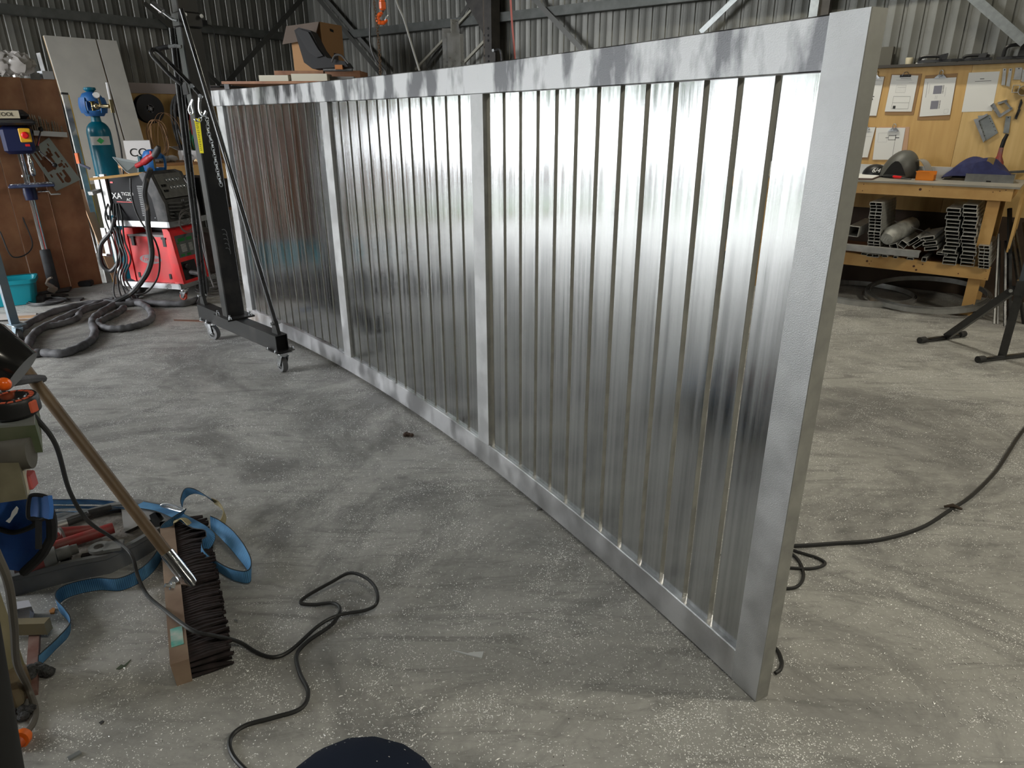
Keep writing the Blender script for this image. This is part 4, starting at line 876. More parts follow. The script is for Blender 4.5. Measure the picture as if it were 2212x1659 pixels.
# aluminium box section on the bench
p0,p1=on(1800,380),on(2053,387); d=D1
c=p1; c0=c-D1*1.6; b=B().bar(c0+Z*.05-D2*.03,c+Z*.05-D2*.03,.06,.10,up=Z,wall=.004); b.mk('box_section',M('bright_section',(.60,.60,.58),.4,.55),label='bright aluminium box section lying along the workbench',cat='box section')
hz=Vector(c)-D2*.26
# cap, helmet, visor, jacket, bottle
p=W3(1915,352,.30); p.z=ZT+.0
t=E('welding_helmet',hit(1935,352,WP(0,.42),D2)*1.0,'dark grey welding helmet lying open behind the aluminium box section','helmet')
hc=hit(1945,345,WP(0,.42),D2); hc.z=ZT
def dome(i,j): a=math.pi*(i*1.16-.08); e=math.pi*.52*j; return hc+D1*(.15*math.cos(a)*math.cos(e*.98)+.035*math.sin(e))+D2*(.17*math.sin(a)*math.cos(e)-.02)+Z*(.22*math.sin(e)+.012)
part(B().grid(dome,22,12,thick=.006),'shell',M('helmet_grey',(.06,.06,.055),.5,col2=(.10,.10,.09),ns=6),t)
part(B().grid(lambda i,j:hc+D1*(-.09+.18*i)+D2*(.155)+Z*(.03+.12*math.sin(math.pi*i)*j),8,4,thick=.004),'face_opening',M('helmet_inside',(.004,.004,.004),.8),t)
t=E('face_shield',hc+D1*.2,'clear grey face shield behind the welding helmet','visor'); part(B().grid(lambda i,j:hc+D1*(.14+.10*i+.05*math.sin(j*3))+D2*(-.08+.16*j)+Z*(.02+.14*math.cos(i*1.45)),8,8,thick=.003),'visor',M('smoky_clear',(.30,.29,.27),.25),t); part(B().bar(hc+D1*.17+D2*.09+Z*.06,hc+D1*.23+D2*.09+Z*.05,.03,.035),'knob',dusty,t)
cp=hit(1895,350,WP(0,.40),D2); cp.z=ZT; t=E('cap',cp,'black cap with white printed letters beside the welding helmet','cap')
part(B().grid(lambda i,j:cp+D1*(.11*math.cos(2*math.pi*i)*math.cos(j*1.5))+D2*(.09*math.sin(2*math.pi*i)*math.cos(j*1.5))+Z*(.005+.10*math.sin(j*1.5)),20,8,thick=.003),'crown',blackp,t); part(B().lathe(cp+D1*.08+D2*.05+Z*.01,[(.075,0),(.07,.008)],n=18),'peak',blackp,t)
text('6/4',t,cp+D2*.088+Z*.055+D1*.02,D1,Z+D2*-.35,.055,white,shear=.2)
jk=hit(2120,355,WP(0,.36),D2); jk.z=ZT
def jf(i,j): x=-.26+.52*i; h=.17*math.sin(math.pi*min(1,i*1.02))**.8*(1-.35*(j-.5)**2*4)+.012*math.sin(i*17+j*5); return jk+D1*x+D2*(-.12+.26*j)+Z*(.02+h*(1 if j<.98 else .2))
t=E('work_jacket',jk,'crumpled navy work jacket with a tan stripe on the workbench','jacket'); part(B().grid(jf,26,10,thick=.006),'fabric',M('navy_cloth',(.012,.014,.07),.8,col2=(.02,.025,.10),ns=20),t)
part(B().grid(lambda i,j:jf(.58+.10*i,.1+.88*j)+Z*.004+D2*.002,4,10,thick=.003),'tan_stripe',M('tan_cloth',(.16,.11,.04),.8),t)
bp_=on(2146,390); t=E('spray_bottle',bp_,'red oil bottle with a long black nozzle and white label','bottle')
part(B().lathe(bp_,[(.042,0),(.044,.01),(.044,.11),(.043,.12)],n=20),'body',M('dirty_white_label',(.50,.47,.44),.5),t); part(B().lathe(bp_+Z*.12,[(.044,0),(.043,.03),(.020,.08),(.017,.15),(.012,.16)],n=20),'red_shoulder',M('worn_red',(.30,.02,.02),.45,col2=(.16,.08,.07),ns=14),t)
part(B().tube([bp_+Z*.27,bp_+Z*.33+D1*.005,bp_+Z*.38+D1*.018],[.017,.017,.013],10),'nozzle',blackp,t)
pl=B(); pl.add([bp_+D2*.046+D1*(.026*math.cos(a))+Z*(.075+.014*math.sin(a)) for a in [i*.5236 for i in range(12)]],[tuple(range(12))]); part(pl,'red_badge',red,t)
text('CRC',t,bp_+D2*.0475+Z*.075,D1,Z,.022,white)
# tray, orange bin, papers, small tools
tp=on(2088,392); t=E('metal_tray',tp,'shallow galvanised tray at the right front of the workbench','tray'); tw=B(); L_=.42
ta=on(2083,392)-D2*.02; tb=on(2190,394)-D2*.02; u=D1; l=(tb-ta).dot(u)
for q0,q1 in ((ta,ta+u*l),(ta-D2*.16,ta-D2*.16+u*l),(ta,ta-D2*.16),(ta+u*l,ta-D2*.16+u*l)): tw.bar(q0+Z*.032,q1+Z*.032,.004,.064,up=Z)
tw.bar(ta-D2*.08+Z*.004,ta-D2*.08+u*l+Z*.004,.16,.004); part(tw,'tray_body',M('bright_galv',(.42,.43,.43),.3,.9,col2=(.32,.33,.33),ns=16),t); part(B().bar(ta+u*l*.45+Z*.008+D2*.004,ta+u*l*.55+Z*.008+D2*.004,.01,.01),'drain_tab',blackp,t)
ob=on(1996,390); t=E('parts_bin',ob,'small orange stacking bin of screws on the workbench','bin'); ob=ob-D2*.06; s_=B()
for a0,a1,b0,b1,z0,z1 in ((-.07,.07,-.06,.06,.0,.005),(-.07,-.066,-.06,.06,0,.075),(.066,.07,-.06,.06,0,.05),(-.07,.07,-.06,-.056,0,.075),(-.07,.07,.056,.06,0,.07)):
    s_.hexa([ob+D1*a+D2*c_+Z*z for z in (z0,z1) for a,c_ in ((a0,b1),(a1,b1),(a1,b0),(a0,b0))])
s_.bar(ob-D1*.075+D2*.06+Z*.072,ob+D1*.03+D2*.06+Z*.072,.01,.008); part(s_,'bin_body',M('bin_orange',(.75,.22,.01),.4),t)
sc_=B(); rr=random.Random(3)
for k in range(26): c_=ob+D1*rr.uniform(-.055,.055)+D2*rr.uniform(-.045,.045)+Z*rr.uniform(.03,.05); v=Vector((rr.uniform(-1,1),rr.uniform(-1,1),rr.uniform(-.3,.3))).normalized()*.014; sc_.tube([c_-v,c_+v],.003,5)
part(sc_,'screws',zinc,t,kind='stuff')
pp=on(1875,388); b=B().prism([on(x,y) for x,y in ((1840,383),(1901,385),(1884,387+1),(1845,388))],Z*.003)
q=[on(1838,388),on(1884,389),on(1910,379),on(1850,376)]; t=E('writing_pad',q[0],'white writing pad with a brown cover at the bench front by the gate','pad'); part(B().prism([v+Z*.0 for v in q],Z*.012),'cover',M('brown_cover',(.12,.07,.06),.7),t); part(B().prism([v.lerp((q[0]+q[2])/2,.05)+Z*.012 for v in q],Z*.004),'paper',white,t)
a,c=on(1872,379),on(1905,381); b=B().tube([a+Z*.045,c+Z*.045],[.042,.044],14); b.mk('sanding_roll',M('maroon_abrasive',(.07,.03,.035),.9),label='maroon abrasive roll lying behind the writing pad',cat='abrasive roll')
a,c=on(1908,384),on(1968,389); t=E('side_cutters',(a+c)/2,'black and red handled cutters lying on the workbench','tool'); part(B().tube([a+Z*.012,a.lerp(c,.4)+Z*.012],[.008,.014],8),'black_grip',blackp,t); part(B().tube([a.lerp(c,.36)+Z*.014,a.lerp(c,.66)+Z*.014],[.014,.012],8),'red_grip',red,t); part(B().tube([a.lerp(c,.66)+Z*.01,c+Z*.008],[.009,.004],8),'steel_jaw',grey_steel,t)
a=on(2075,384); b=B().bar(a-D1*.14+Z*.04,a+D1*.12+Z*.05,.10,.05); b.mk('paper_stack',M('dirty_paper',(.42,.40,.35),.8),label='dirty pale paper stack under the jacket edge',cat='paper')
a=on(2056,383); b=B().bar(a-D1*.02+Z*.008,a+D1*.12+Z*.008,.04,.014); b.mk('file_tool',blackp,label='flat black tool lying right of the aluminium box section',cat='tool')
p=on(2175,388); b=B().bar(p-D2*.04+Z*.06,p-D2*.04+D1*.14+Z*.075,.06,.02); b.mk('grey_offcut',grey_steel,label='dull grey offcut leaning over the tray behind the bottle',cat='offcut')
# extrusions under the bench
exm=M('extrusion_aluminium',(.55,.55,.52),.45,.35,col2=(.42,.42,.40),ns=9)
inm=M('tube_inside',(.01,.01,.01),.9)
def extr(p,w,h,lab,tilt=0.,ln=.62,web=False,grp=None,rec=0.):
    """hollow length pointing to the wall, its open end at p"""
    up=(Z*math.cos(tilt)+D1*math.sin(tilt)); b=B(); b.bar(p+D2*0,p-D2*ln,w,h,up=up,wall=.0028)
    if web: b.bar(p,p-D2*ln,.0028,h-.004,up=up)
    o=b.mk('aluminium_extrusion',exm,label=lab,cat='extrusion',group=grp); return o
def col(pb,pt,n,w,side,off=.04,web=False,jit=.006,seed=1):
    a=QP(*pb,off); c=QP(*pt,off); h=(c.z-a.z)/n; rr=random.Random(seed); a2=(c-a); a2.z=0
    for k in range(n):
        p=a+(a2*(k/n))+Z*(h*(k+.5))+D1*rr.uniform(-jit,jit)+D2*rr.uniform(-.03,.01)
        extr(p,w,h*.97,'hollow aluminium length, %s in the %s'%(ORD[n-1-k]+(' from the top' if k<n-1 else ''),side),web=web,grp='lengths in the %s'%side)
zs=.426
def base(px): 
    # where the shelf top meets the end plane
    lo,hi=520,620
    for _ in range(30):
        m_=(lo+hi)/2
        if QP(px,m_,.04).z>zs: lo=m_
        else: hi=m_
    return m_
col((1884,base(1884)-0),(1892,437),17,.098,'left twin-channel stack',web=True,jit=.003,seed=2)
col((2051,base(2051)),(2057,450),15,.098,'tall middle stack',jit=.013,seed=3)
col((2089,base(2089)),(2094,443),16,.098,'tall stack beside the bench leg',jit=.010,seed=4)
col((2124,base(2124)),(2124,531),7,.075,'low right stack by the leg',web=True,jit=.003,seed=5)
for (x,y,w,h,tl,lab) in ((1972,521,.10,.032,-.75,'tilted flat aluminium length left of the middle stack, upper'),(1985,527,.10,.032,-.75,'tilted flat aluminium length left of the middle stack, lower'),(2003,515,.10,.03,-.25,'gently tilted aluminium length against the middle stack, upper'),(2008,526,.10,.03,-.22,'gently tilted aluminium length against the middle stack, middle'),(2011,537,.10,.03,-.2,'gently tilted aluminium length against the middle stack, lower'),(1843,500,.09,.09,.05,'square aluminium box length beside the gate post under the bench'),(1950,528,.06,.05,.5,'short angled aluminium length behind the long channel'),(1930,533,.06,.05,-.4,'small aluminium angle length behind the long channel, left'),(2035,548,.08,.02,0,'flat aluminium length on the shelf left of the middle stack')):
    p=QP(x,y,.03); p.z=max(p.z,zs+.03); extr(p,w,h,lab,tl)
bw_=QP(1925,508,-.02); t=E('wrapped_bundle',bw_-Z*.07,'plastic-wrapped bundle of extrusions beside the left stack','bundle')
part(B().tube([bw_+D2*.05-D1*.02-Z*.03,bw_-D2*.02,bw_-D2*.2+D1*.05+Z*.03,bw_-D2*.5+D1*.07+Z*.04],[.055,.075,.08,.07],12),'wrapping',M('cloudy_film',(.40,.40,.37),.25,col2=(.25,.25,.23),ns=12),t)
g=B()
for k in range(4): g.bar(bw_+D2*.055-D1*(.045-.022*k)-Z*.045,bw_+D2*.055-D1*(.02-.022*k)+Z*.02,.002,.003)
part(g,'section_ends',exm,t)
a,c=QP(1760,531,.10),QP(1988,545,.10); c.z=a.z=QP(1988,548,.10).z+.015; b=B().bar(a,c,.07,.012,up=Z); b.bar(a+D2*.035-Z*.02,c+D2*.035-Z*.02,.006,.05,up=Z); b.mk('channel_length',alu_dull,label='long dull aluminium channel lying across the shelf front',cat='channel')
a,c=QP(1932,478,-.2),QP(2012,505,-.2); B().tube([a,c],.004,6).mk('steel_rod',grey_steel,label='thin steel rod resting above the tilted lengths',cat='rod')
for (x,y,w) in ((1868,546,.055),(1888,548,.03),(1912,549,.045),(1935,551,.03),(1967,554,.05)):
    p=QP(x,y,.0); p.z=zs+.012; extr(p,w,.02,'small aluminium end showing under the long channel, %s from the left'%{1868:'first',1888:'second',1912:'third',1935:'fourth',1967:'fifth'}[x],0,.3,grp='small ends under the long channel')
p=QP(1996,560,.02); p.z=zs+.02; extr(p,.035,.036,'small square aluminium tube below the tilted lengths',0,.4)
# coiled strip on the floor under the bench
def ringcoil(px,py,r,n,lab,seed,z0=.0,th=.035,tilt=0.,mat=None):
    c=pf(px,py); c=c-D2*r*.55; b=B()
    for k in range(n):
        rr_=r-.012*k; pts=[c+Vector((rr_*math.cos(a),rr_*math.sin(a)*1.0,z0+th*.5+tilt*math.sin(a+1.)*.5+abs(tilt)*.5+.004*k)) for a in [2*math.pi*i/48 for i in range(48)]]
        for i in range(48): b.bar(pts[i],pts[(i+1)%48],.003,th,up=Z)
    return b.mk('coiled_strip',mat or alu_dull,label=lab,cat='coil')
ringcoil(1985,668,.50,4,'large springy coil of aluminium strip on the floor under the bench',1,.015,.04,.10)
ringcoil(1850,650,.45,3,'smaller aluminium strip coil on the floor beside the gate post',2,.0,.045,0)
a,c=pf(1835,650),pf(2000,672); B().bar(a+Z*.006,c+Z*.006,.05,.012).mk('timber_offcut',pine,label='thin flat timber on the floor under the strip coils',cat='timber')
c=pf(1972,664); b=B().prism([pf(x,y) for x,y in ((1955,665),(1962,662),(1992,664),(1985,668),(1962,669))],Z*.004); b.mk('dry_leaf',M('orange_leaf',(.45,.17,.02),.7),label='orange dry leaf on the floor below the strip coils',cat='leaf')
# roller stand
rs=E('roller_stand',pf(2150,775),'black folding roller stand at the right with rubber-tipped feet','stand')
f1,f2=pf(1990,741),pf(2077,728); g1,g2=pf(2116,783),pf(2240,768)
r_=.018
def foot(a,c):
    part(B().tube([a+Z*r_,c+Z*r_],r_*.9,10),'foot_bar',black_steel,rs)
    for e,o in ((a,c),(c,a)): v=(o-e).normalized(); part(B().tube([e+Z*.024-v*.025,e+Z*.024+v*.03],.024,12),'foot_cap',rubber,rs)
foot(f1,f2); foot(g1,g2)
mid=g1.lerp(g2,.40); mid=pf(2163,775); top_=mid+Z*1.0; top_.z=pY(2143,452,mid.y).z
part(B().bar(mid+Z*.02,mid+Z*.50,.05,.05,up=D1),'lower_post',black_steel,rs); part(B().bar(mid+Z*.40,Vector((mid.x,mid.y,top_.z)),.042,.042,up=D1),'upper_post',M('blue_grey_steel',(.10,.12,.14),.4,.4),rs)
part(B().bar(mid+Z*.46,mid+Z*.56,.062,.062,up=D1),'clamp_collar',black_steel,rs)
part(B().bar(f1.lerp(f2,.6)+Z*.02,mid+Z*.50-D1*.03,.03,.05,up=Z),'brace_leg',black_steel,rs)
part(B().lathe(mid+Z*.49+D2*.028-D1*.05,[(.012,0),(.012,.012)],D2,10),'bolt',zinc,rs)
tz=top_.z; ax=(g2-g1).normalized(); tc_=Vector((mid.x,mid.y,tz))
part(B().bar(tc_-ax*.06+Z*.02,tc_+ax*.55+Z*.02,.04,.05,up=Z),'roller_bracket',black_steel,rs); part(B().tube([tc_-ax*.10+Z*.085,tc_+ax*.56+Z*.085],.036,18),'roller',rubber,rs); part(B().tube([tc_-ax*.115+Z*.085,tc_-ax*.10+Z*.085],.012,8),'axle',zinc,rs)
part(B().bar(mid+Z*.51+D1*.03,mid+Z*.53+D1*.20,.02,.03),'yellow_lever',M('yellow_paint',(.65,.42,.01),.4),rs)
# steel lengths leaning behind the stand
for k,(x0,y0,x1,y1,w) in enumerate(((2147,700,2157,505,.012),(2155,700,2160,520,.012),(2180,700,2181,450,.025),(2212,700,2180,470,.02),(2225,690,2190,480,.018),(2240,690,2212,480,.02),(2170,705,2172,520,.015))):
    a=pf(x0,y0); c=pY(x1,y1,a.y+.35); B().bar(a,c,w,w).mk('steel_length',black_steel if k>1 else grey_steel,label='thin %s steel length leaning behind the roller stand, %s from the left'%('dark' if k>1 else 'grey',['first','second','first','second','third','fourth','fifth'][k]),cat='steel',group='dark lengths behind the roller stand' if k>1 else 'grey lengths behind the roller stand')
# cables on the right floor
cab=M('black_cable',(.018,.018,.018),.45)
def fcable(pts,r,lab,name='power_cable',mat=None,n=8):
    P=[]
    for p in pts:
        z=(p[2] if len(p)>2 else 0)+r; P.append(pf(p[0],p[1],z))
    return B().tube(spline(P,n),r,8).mk(name,mat or cab,label=lab,cat='cable')
fcable([(2300,820),(2212,928),(2180,975),(2150,1020),(2100,1070),(2055,1100),(1990,1140),(1900,1166),(1800,1174),(1720,1179),(1600,1180),(1560,1200)],.008,'black cable running across the right floor to the gate')
fcable([(1640,1160),(1715,1189),(1765,1205),(1782,1218),(1755,1228),(1700,1226),(1620,1215)],.006,'black cable loop lying behind the near gate end',name='cable_loop')
fcable([(1650,1165),(1715,1200),(1735,1235),(1728,1262),(1700,1271),(1630,1262)],.006,'smaller black cable loop below the first behind the gate end',name='cable_loop')
fcable([(1620,1380),(1672,1398),(1688,1425),(1686,1445),(1675,1454)],.006,'short black cable end poking out beside the gate foot',name='cable_end')
t=B(); c=pf(2057,1097,.012); t.tube([c+Vector((-.03,.01,0)),c+Vector((0,0,.012)),c+Vector((.035,-.012,0))],[.005,.009,.005],6); t.mk('cable_tape',M('frayed_tape',(.05,.035,.025),.9),label='frayed tape knot around the right floor cable',cat='tape')
# ================================================================ LEFT FLOOR: DRILL PRESS, BIN, HOSES
db=pf(117,629); dp=E('drill_press',db,'tall navy drill press with a polished column before the brown boards','drill press')
part(B().lathe(db,[(.055,0),(.058,.02),(.056,.40),(.052,.42)],n=20),'column_sleeve',M('dull_black_tube',(.03,.032,.035),.6,col2=(.06,.065,.07),ns=9),dp)
part(B().lathe(db+Z*.40,[(.037,0),(.037,1.15)],n=24),'column',chrome,dp)
part(B().lathe(db+Z*1.10,[(.037,0),(.044,0),(.044,.02),(.037,.02)],n=24),'collar_ring',zinc,dp)
part(B().box(db+Z*.012,(.30,.24,.024),.4,bev=.01),'base_plate',dusty,dp)
vr=Vector((-.55,.84,0)).normalized(); rtv=Vector((.84,.55,0)).normalized()  # away from camera / to the right
hz0=1.31
hb=B(); hb.box(db+Z*(hz0+.12)+rtv*.02-vr*.06,(.24,.34,.24),math.atan2(rtv.y,rtv.x),bev=.03); part(hb,'head',navy,dp)
hb=B(); hb.box(db+Z*(hz0+.27)-rtv*.02-vr*.04,(.42,.46,.05),math.atan2(rtv.y,rtv.x),bev=.02); hb.box(db+Z*(hz0+.33)-rtv*.03-vr*.04,(.36,.40,.09),math.atan2(rtv.y,rtv.x),bev=.04); part(hb,'belt_cover',M('belt_cover_black',(.03,.03,.032),.35),dp)
fc=db+Z*(hz0+.335)-rtv*.02-vr*.245; part(B().box(fc,(.20,.006,.065),math.atan2(rtv.y,rtv.x)),'maker_plate',M('pale_plate',(.55,.50,.36),.5),dp); text('TOOL',dp,fc-vr*.005,rtv,Z,.045,blackp)
sw_=db+Z*(hz0+.16)+rtv*.085-vr*.235; part(B().box(sw_,(.09,.02,.12),math.atan2(rtv.y,rtv.x),bev=.006),'switch_plate',M('switch_yellow',(.75,.42,.02),.4),dp)
part(B().lathe(sw_-vr*.01,[(.030,0),(.030,.02),(.02,.03)],-vr,16),'stop_button',red,dp)
part(B().box(sw_-Z*.085,(.035,.012,.02),math.atan2(rtv.y,rtv.x)),'power_button',red,dp)
ck=db+rtv*.07-vr*.12
part(B().lathe(ck+Z*(hz0-.20),[(.012,.0),(.024,.02),(.026,.06),(.018,.08),(.024,.10),(.024,.13),(.014,.15),(.014,.22)],n=18),'chuck',chrome,dp)
part(B().tube([ck+Z*(hz0-.20)-Z*.012*i for i in range(11)],[.007,.0055]*5+[.002],8),'drill_bit',bitm,dp)
hubp=db+rtv*.15-vr*.08+Z*(hz0+.04); part(B().tube([hubp-rtv*.05,hubp+rtv*.02],.026,14),'feed_hub',dusty,dp)
for dv,ln in ((Z*.9+rtv*.35-vr*.3,.19),(Z*-.75+rtv*.55-vr*.45,.20),(vr*.9-Z*.1,.15)):
    e=hubp+dv.normalized()*ln; part(B().tube([hubp,e],.007,8),'feed_lever',chrome,dp); part(B().ball(e,.022,12),'lever_knob',blackp,dp)
tz_=1.03; part(B().box(db+Z*tz_+rtv*.04-vr*.10,(.36,.34,.025),math.atan2(rtv.y,rtv.x),bev=.008),'table',M('navy_dusty',(.02,.03,.09),.45,col2=(.06,.08,.14),ns=12),dp)
part(B().lathe(db+Z*(tz_-.14),[(.06,0),(.065,.06),(.06,.12),(.10,.13)],n=20),'table_bracket',navy,dp)
cr=db+Z*(tz_-.07)+rtv*.07; part(B().tube([cr,cr+rtv*.09,cr+rtv*.10-Z*.03,cr+rtv*.18-Z*.03],.008,8),'crank',zinc,dp)
sw2=B(); rr=random.Random(9)
for k in range(160): c=db+rtv*rr.uniform(-.12,.2)-vr*(.10+rr.uniform(-.12,.12))+Z*(tz_+.014); sw2.box(c,(.012,.004,.002),rr.uniform(0,3))
part(sw2,'swarf_on_table',alu,dp,kind='stuff')
fcable([],0,'') if False else None
P_=[pY(0,455,6.3),pY(12,430,6.4),pY(40,330,6.6)]
B().tube(spline([pY(0,500,6.2),pY(28,555,6.2),pY(70,530,6.5),pY(40,440,6.6),pY(36,330,6.75)],10),.006,6).mk('power_cable',cab,label='thin cable hanging from the drill press head',cat='cable')
# clutter round its base
c=pf(182,618); t=B(); t.box(c+Z*.03,(.17,.10,.06),.3,bev=.012); t.mk('black_box',blackp,label='small black box on the floor at the foot of the boards',cat='box')
c=pf(112,634); E_=E('shop_rag',c,'twisted pale rag lying at the drill press base','rag'); part(B().tube(spline([c+Vector((0,0,.02)),c+Vector((.02,.01,.06)),c+Vector((-.02,0,.10)),c+Vector((.0,0,.14)),c+Vector((.04,0,.16))]),[.04]*8+[.02]*10+[.012]*15,8),'cloth',M('rag_pale',(.42,.36,.30),.9),E_)
loops_=B(); c=pf(100,655)
for k in range(2): loops_.tube([c+Vector((.16*math.cos(a)+.02*k,.12*math.sin(a),.012+.012*k)) for a in [2*math.pi*i/28 for i in range(28)]],.008,6,closed=True)
loops_.mk('cable_ring',cab,label='small ring of black cable on the dirty floor below the drill press',cat='cable')
for k,(x,y,w,d_,h,a) in enumerate(((86,650,.10,.10,.05,.3),(140,650,.30,.10,.015,.2),(130,640,.14,.08,.02,-.4),(60,690,.16,.05,.03,.2))):
    c=pf(x,y); B().box(c+Z*h/2,(w,d_,h),a).mk('floor_offcut',dusty if k<3 else M('raw_timber',(.35,.22,.12),.7),label=['chunky black offcut beside the cable ring','flat dark plate on the swarf below the boards','thin dark plate behind the cable ring','short timber chunk where the hose passes the trolley leg'][k],cat='offcut')
B().hexa([pf(x,y,z) for z in (0,.018) for x,y in ((-200,700),(78,688),(78,676),(-200,684))]).mk('timber_strip',M('pale_grey_timber',(.40,.38,.36),.8),label='pale timber strip on the floor left of the hoses',cat='timber')
# teal tub
c=pf(38,662)+Vector((-.10,.12,0)); tb=E('plastic_tub',c,'teal plastic tub on the floor behind the blue-grey leg','tub'); ang=.5
b=B(); q=Matrix.Rotation(ang,3,'Z')
def rring(w,d,z,r=.04): return [c+q@Vector((x,y,z)) for x,y in rounded(w,d,r,4)]
r0,r1=rring(.34,.24,.004),rring(.40,.29,.23); n_=len(r0); b.add(r0+r1+rring(.385,.275,.23)+rring(.33,.23,.01),[(i,(i+1)%n_,n_+(i+1)%n_,n_+i) for i in range(n_)]+[(n_+i,n_+(i+1)%n_,2*n_+(i+1)%n_,2*n_+i) for i in range(n_)]+[(2*n_+i,2*n_+(i+1)%n_,3*n_+(i+1)%n_,3*n_+i) for i in range(n_)]+[tuple(range(n_)),tuple(range(3*n_,4*n_))],0,True)
part(b,'tub_body',M('teal_plastic',(.0,.24,.30),.4),tb); 
a1=rring(.43,.32,.20,.05); a2=rring(.43,.32,.235,.05); b=B().add(a1+a2+rring(.39,.28,.235),[(i,(i+1)%n_,n_+(i+1)%n_,n_+i) for i in range(n_)]+[(n_+i,n_+(i+1)%n_,2*n_+(i+1)%n_,2*n_+i) for i in range(n_)]); part(b,'rim',MATS['teal_plastic'],tb)
# blue-grey castored bench leg reaching in from the left
lg=pf(42,738); st=E('castor_bench',lg,'blue-grey steel bench leg on a castor at the left picture edge','bench')
bg_=M('blue_grey_paint',(.13,.19,.25),.45,.3,col2=(.20,.24,.27),ns=8)
castor(lg,.15,.055,None,st,ang=2.6,tread=M('grey_tyre',(.12,.12,.12),.5),fork=M('pale_blue_zinc',(.35,.45,.52),.35,.7))
part(B().bar(lg+Z*.15,lg+Z*1.02,.055,.055,up=D1),'leg',bg_,st)
e=lg+Vector((-1.4,-.9,0)); part(B().bar(e,e+Z*1.02,.055,.055,up=D1),'leg',bg_,st)
part(B().bar(lg+Z*.62,e+Z*.62,.05,.06,up=Z),'brown_rail',darkwood,st)
part(B().bar(lg+Z*1.04,e+Z*1.04,.6,.05,up=Z),'bench_top',darkwood,st)
# heavy sleeved hoses on the floor
hs=M('sleeved_hose',(.05,.05,.053),.7,col2=(.15,.15,.16),ns=9,bump=.5,bs=20)
def hose(pts,r,lab,mat=None,name='sleeved_hose',zz=None,n=10):
    P=[pf(x,y,(p_[0] if p_ else 0)+r) for x,y,*p_ in pts]; path=spline(P,n)
    return B().tube(path,[r*(1+.10*math.sin(i*1.3)+.05*math.sin(i*2.9)) for i in range(len(path))],10).mk(name,mat or hs,label=lab,cat='hose')
hose([(440,640),(400,655),(330,655),(275,650),(255,648),(225,652),(180,668),(120,695),(75,720),(55,760),(60,765),(90,762),(140,762),(190,740),(205,720),(200,700),(205,685),(240,662),(290,640),(318,615,.05)],.030,'thick black sleeved hose sweeping round the front of the floor loops')
hose([(250,660),(300,655),(325,672),(325,690),(300,702),(260,710),(225,708),(212,698),(225,690),(255,675),(268,664)],.028,'inner loop of thick sleeved hose right of the sweep')
hose([(268,652),(200,655),(120,672),(60,700),(30,730),(50,745)],.028,'thick sleeved hose running along the back to the castor bench')
hose([(60,735),(90,710),(130,700),(165,688),(178,672),(230,655)],.026,'sleeved hose branch lying across the left loops')
def hang(pts,r,lab,Y,mat=None,name='torch_cable'):
    return B().tube(spline([pY(x,y,Yk) for (x,y),Yk in zip(pts,Y)],8),r,8).mk(name,mat or cab,label=lab,cat='cable')
Yt=C0.y-.10
hang([(325,366),(316,392),(312,420),(318,455),(320,490),(325,520),(328,550),(322,580),(308,605),(285,632),(250,652)],.024,'thick taped torch hose hanging over the front of both welders',[Yt+.12,Yt,Yt-.02,Yt-.04,Yt-.06,Yt-.06,Yt-.06,Yt-.08,Yt-.1,Yt-.08,Yt-.14],mat=M('taped_hose',(.02,.02,.02),.5,col2=(.16,.13,.10),ns=16,lo=.6,hi=.72))
hang([(282,385),(284,420),(295,460),(312,490),(335,520),(345,560),(340,600),(318,630),(290,635),(262,615),(250,590)],.008,'thin black cable looping down the face of the red welder',[Yt-.02]*9+[Yt]*2)
hang([(248,470),(240,500),(218,530),(220,570),(240,585),(258,560),(262,520),(250,490)],.020,'thick cable loop hung from the trolley hanger',[Yt+.1]*8)
for k,(dx,r) in enumerate(((0,.008),(6,.007),(11,.006),(17,.008),(-7,.007))):
    hang([(240+dx,440),(238+dx*1.5,470),(252+dx,520),(262+dx*1.2,560),(254+dx,600),(262+dx*2,640),(280+dx,650)],r,'dangling black cable in the bunch left of the red welder, %s one'%['middle','fourth','second','fifth thickest','outermost left'][k],[Yt+.2,Yt+.15,Yt+.05,Yt,Yt,Yt-.02,Yt-.05])['group']='bunched cables left of the red welder'
hang([(413,588),(432,592),(445,605),(446,625),(436,640),(430,655)],.022,'ribbed black hose plugged into the red welder',[Yt+.05,Yt-.05,Yt-.05,Yt,Yt-.0,Yt-.1],mat=rubber)
for k,pts in enumerate(([(398,385),(418,420),(430,470),(436,520),(445,560),(455,600)],[(402,380),(425,430),(434,480),(444,540),(452,590),(462,620)],[(412,455),(424,470),(432,500),(437,550),(448,610)])):
    hang(pts,.007,'grey cable dropping right of the black welder, %s'%['innermost','outermost','shortest'][k],[Yt+.1]*len(pts),mat=M('grey_cable',(.16,.15,.15),.6))['group']='grey cables right of the black welder'
for k in range(5):
    rr=random.Random(k+30); c=pf(462+k*4,633-k*3); b=B(); b.tube([c+Vector(((.16+.02*k)*math.cos(a),.14*math.sin(a),.015+.012*k+.02*math.sin(a*2+k))) for a in [2*math.pi*i/30 for i in range(30)]],.009,6,closed=True); b.mk('cable_ring',MATS['grey_cable'],label='grey cable ring piled on the floor behind the hoist, %s in the pile'%['lowest','second','middle','fourth','uppermost'][k],cat='cable',group='cable rings behind the hoist')
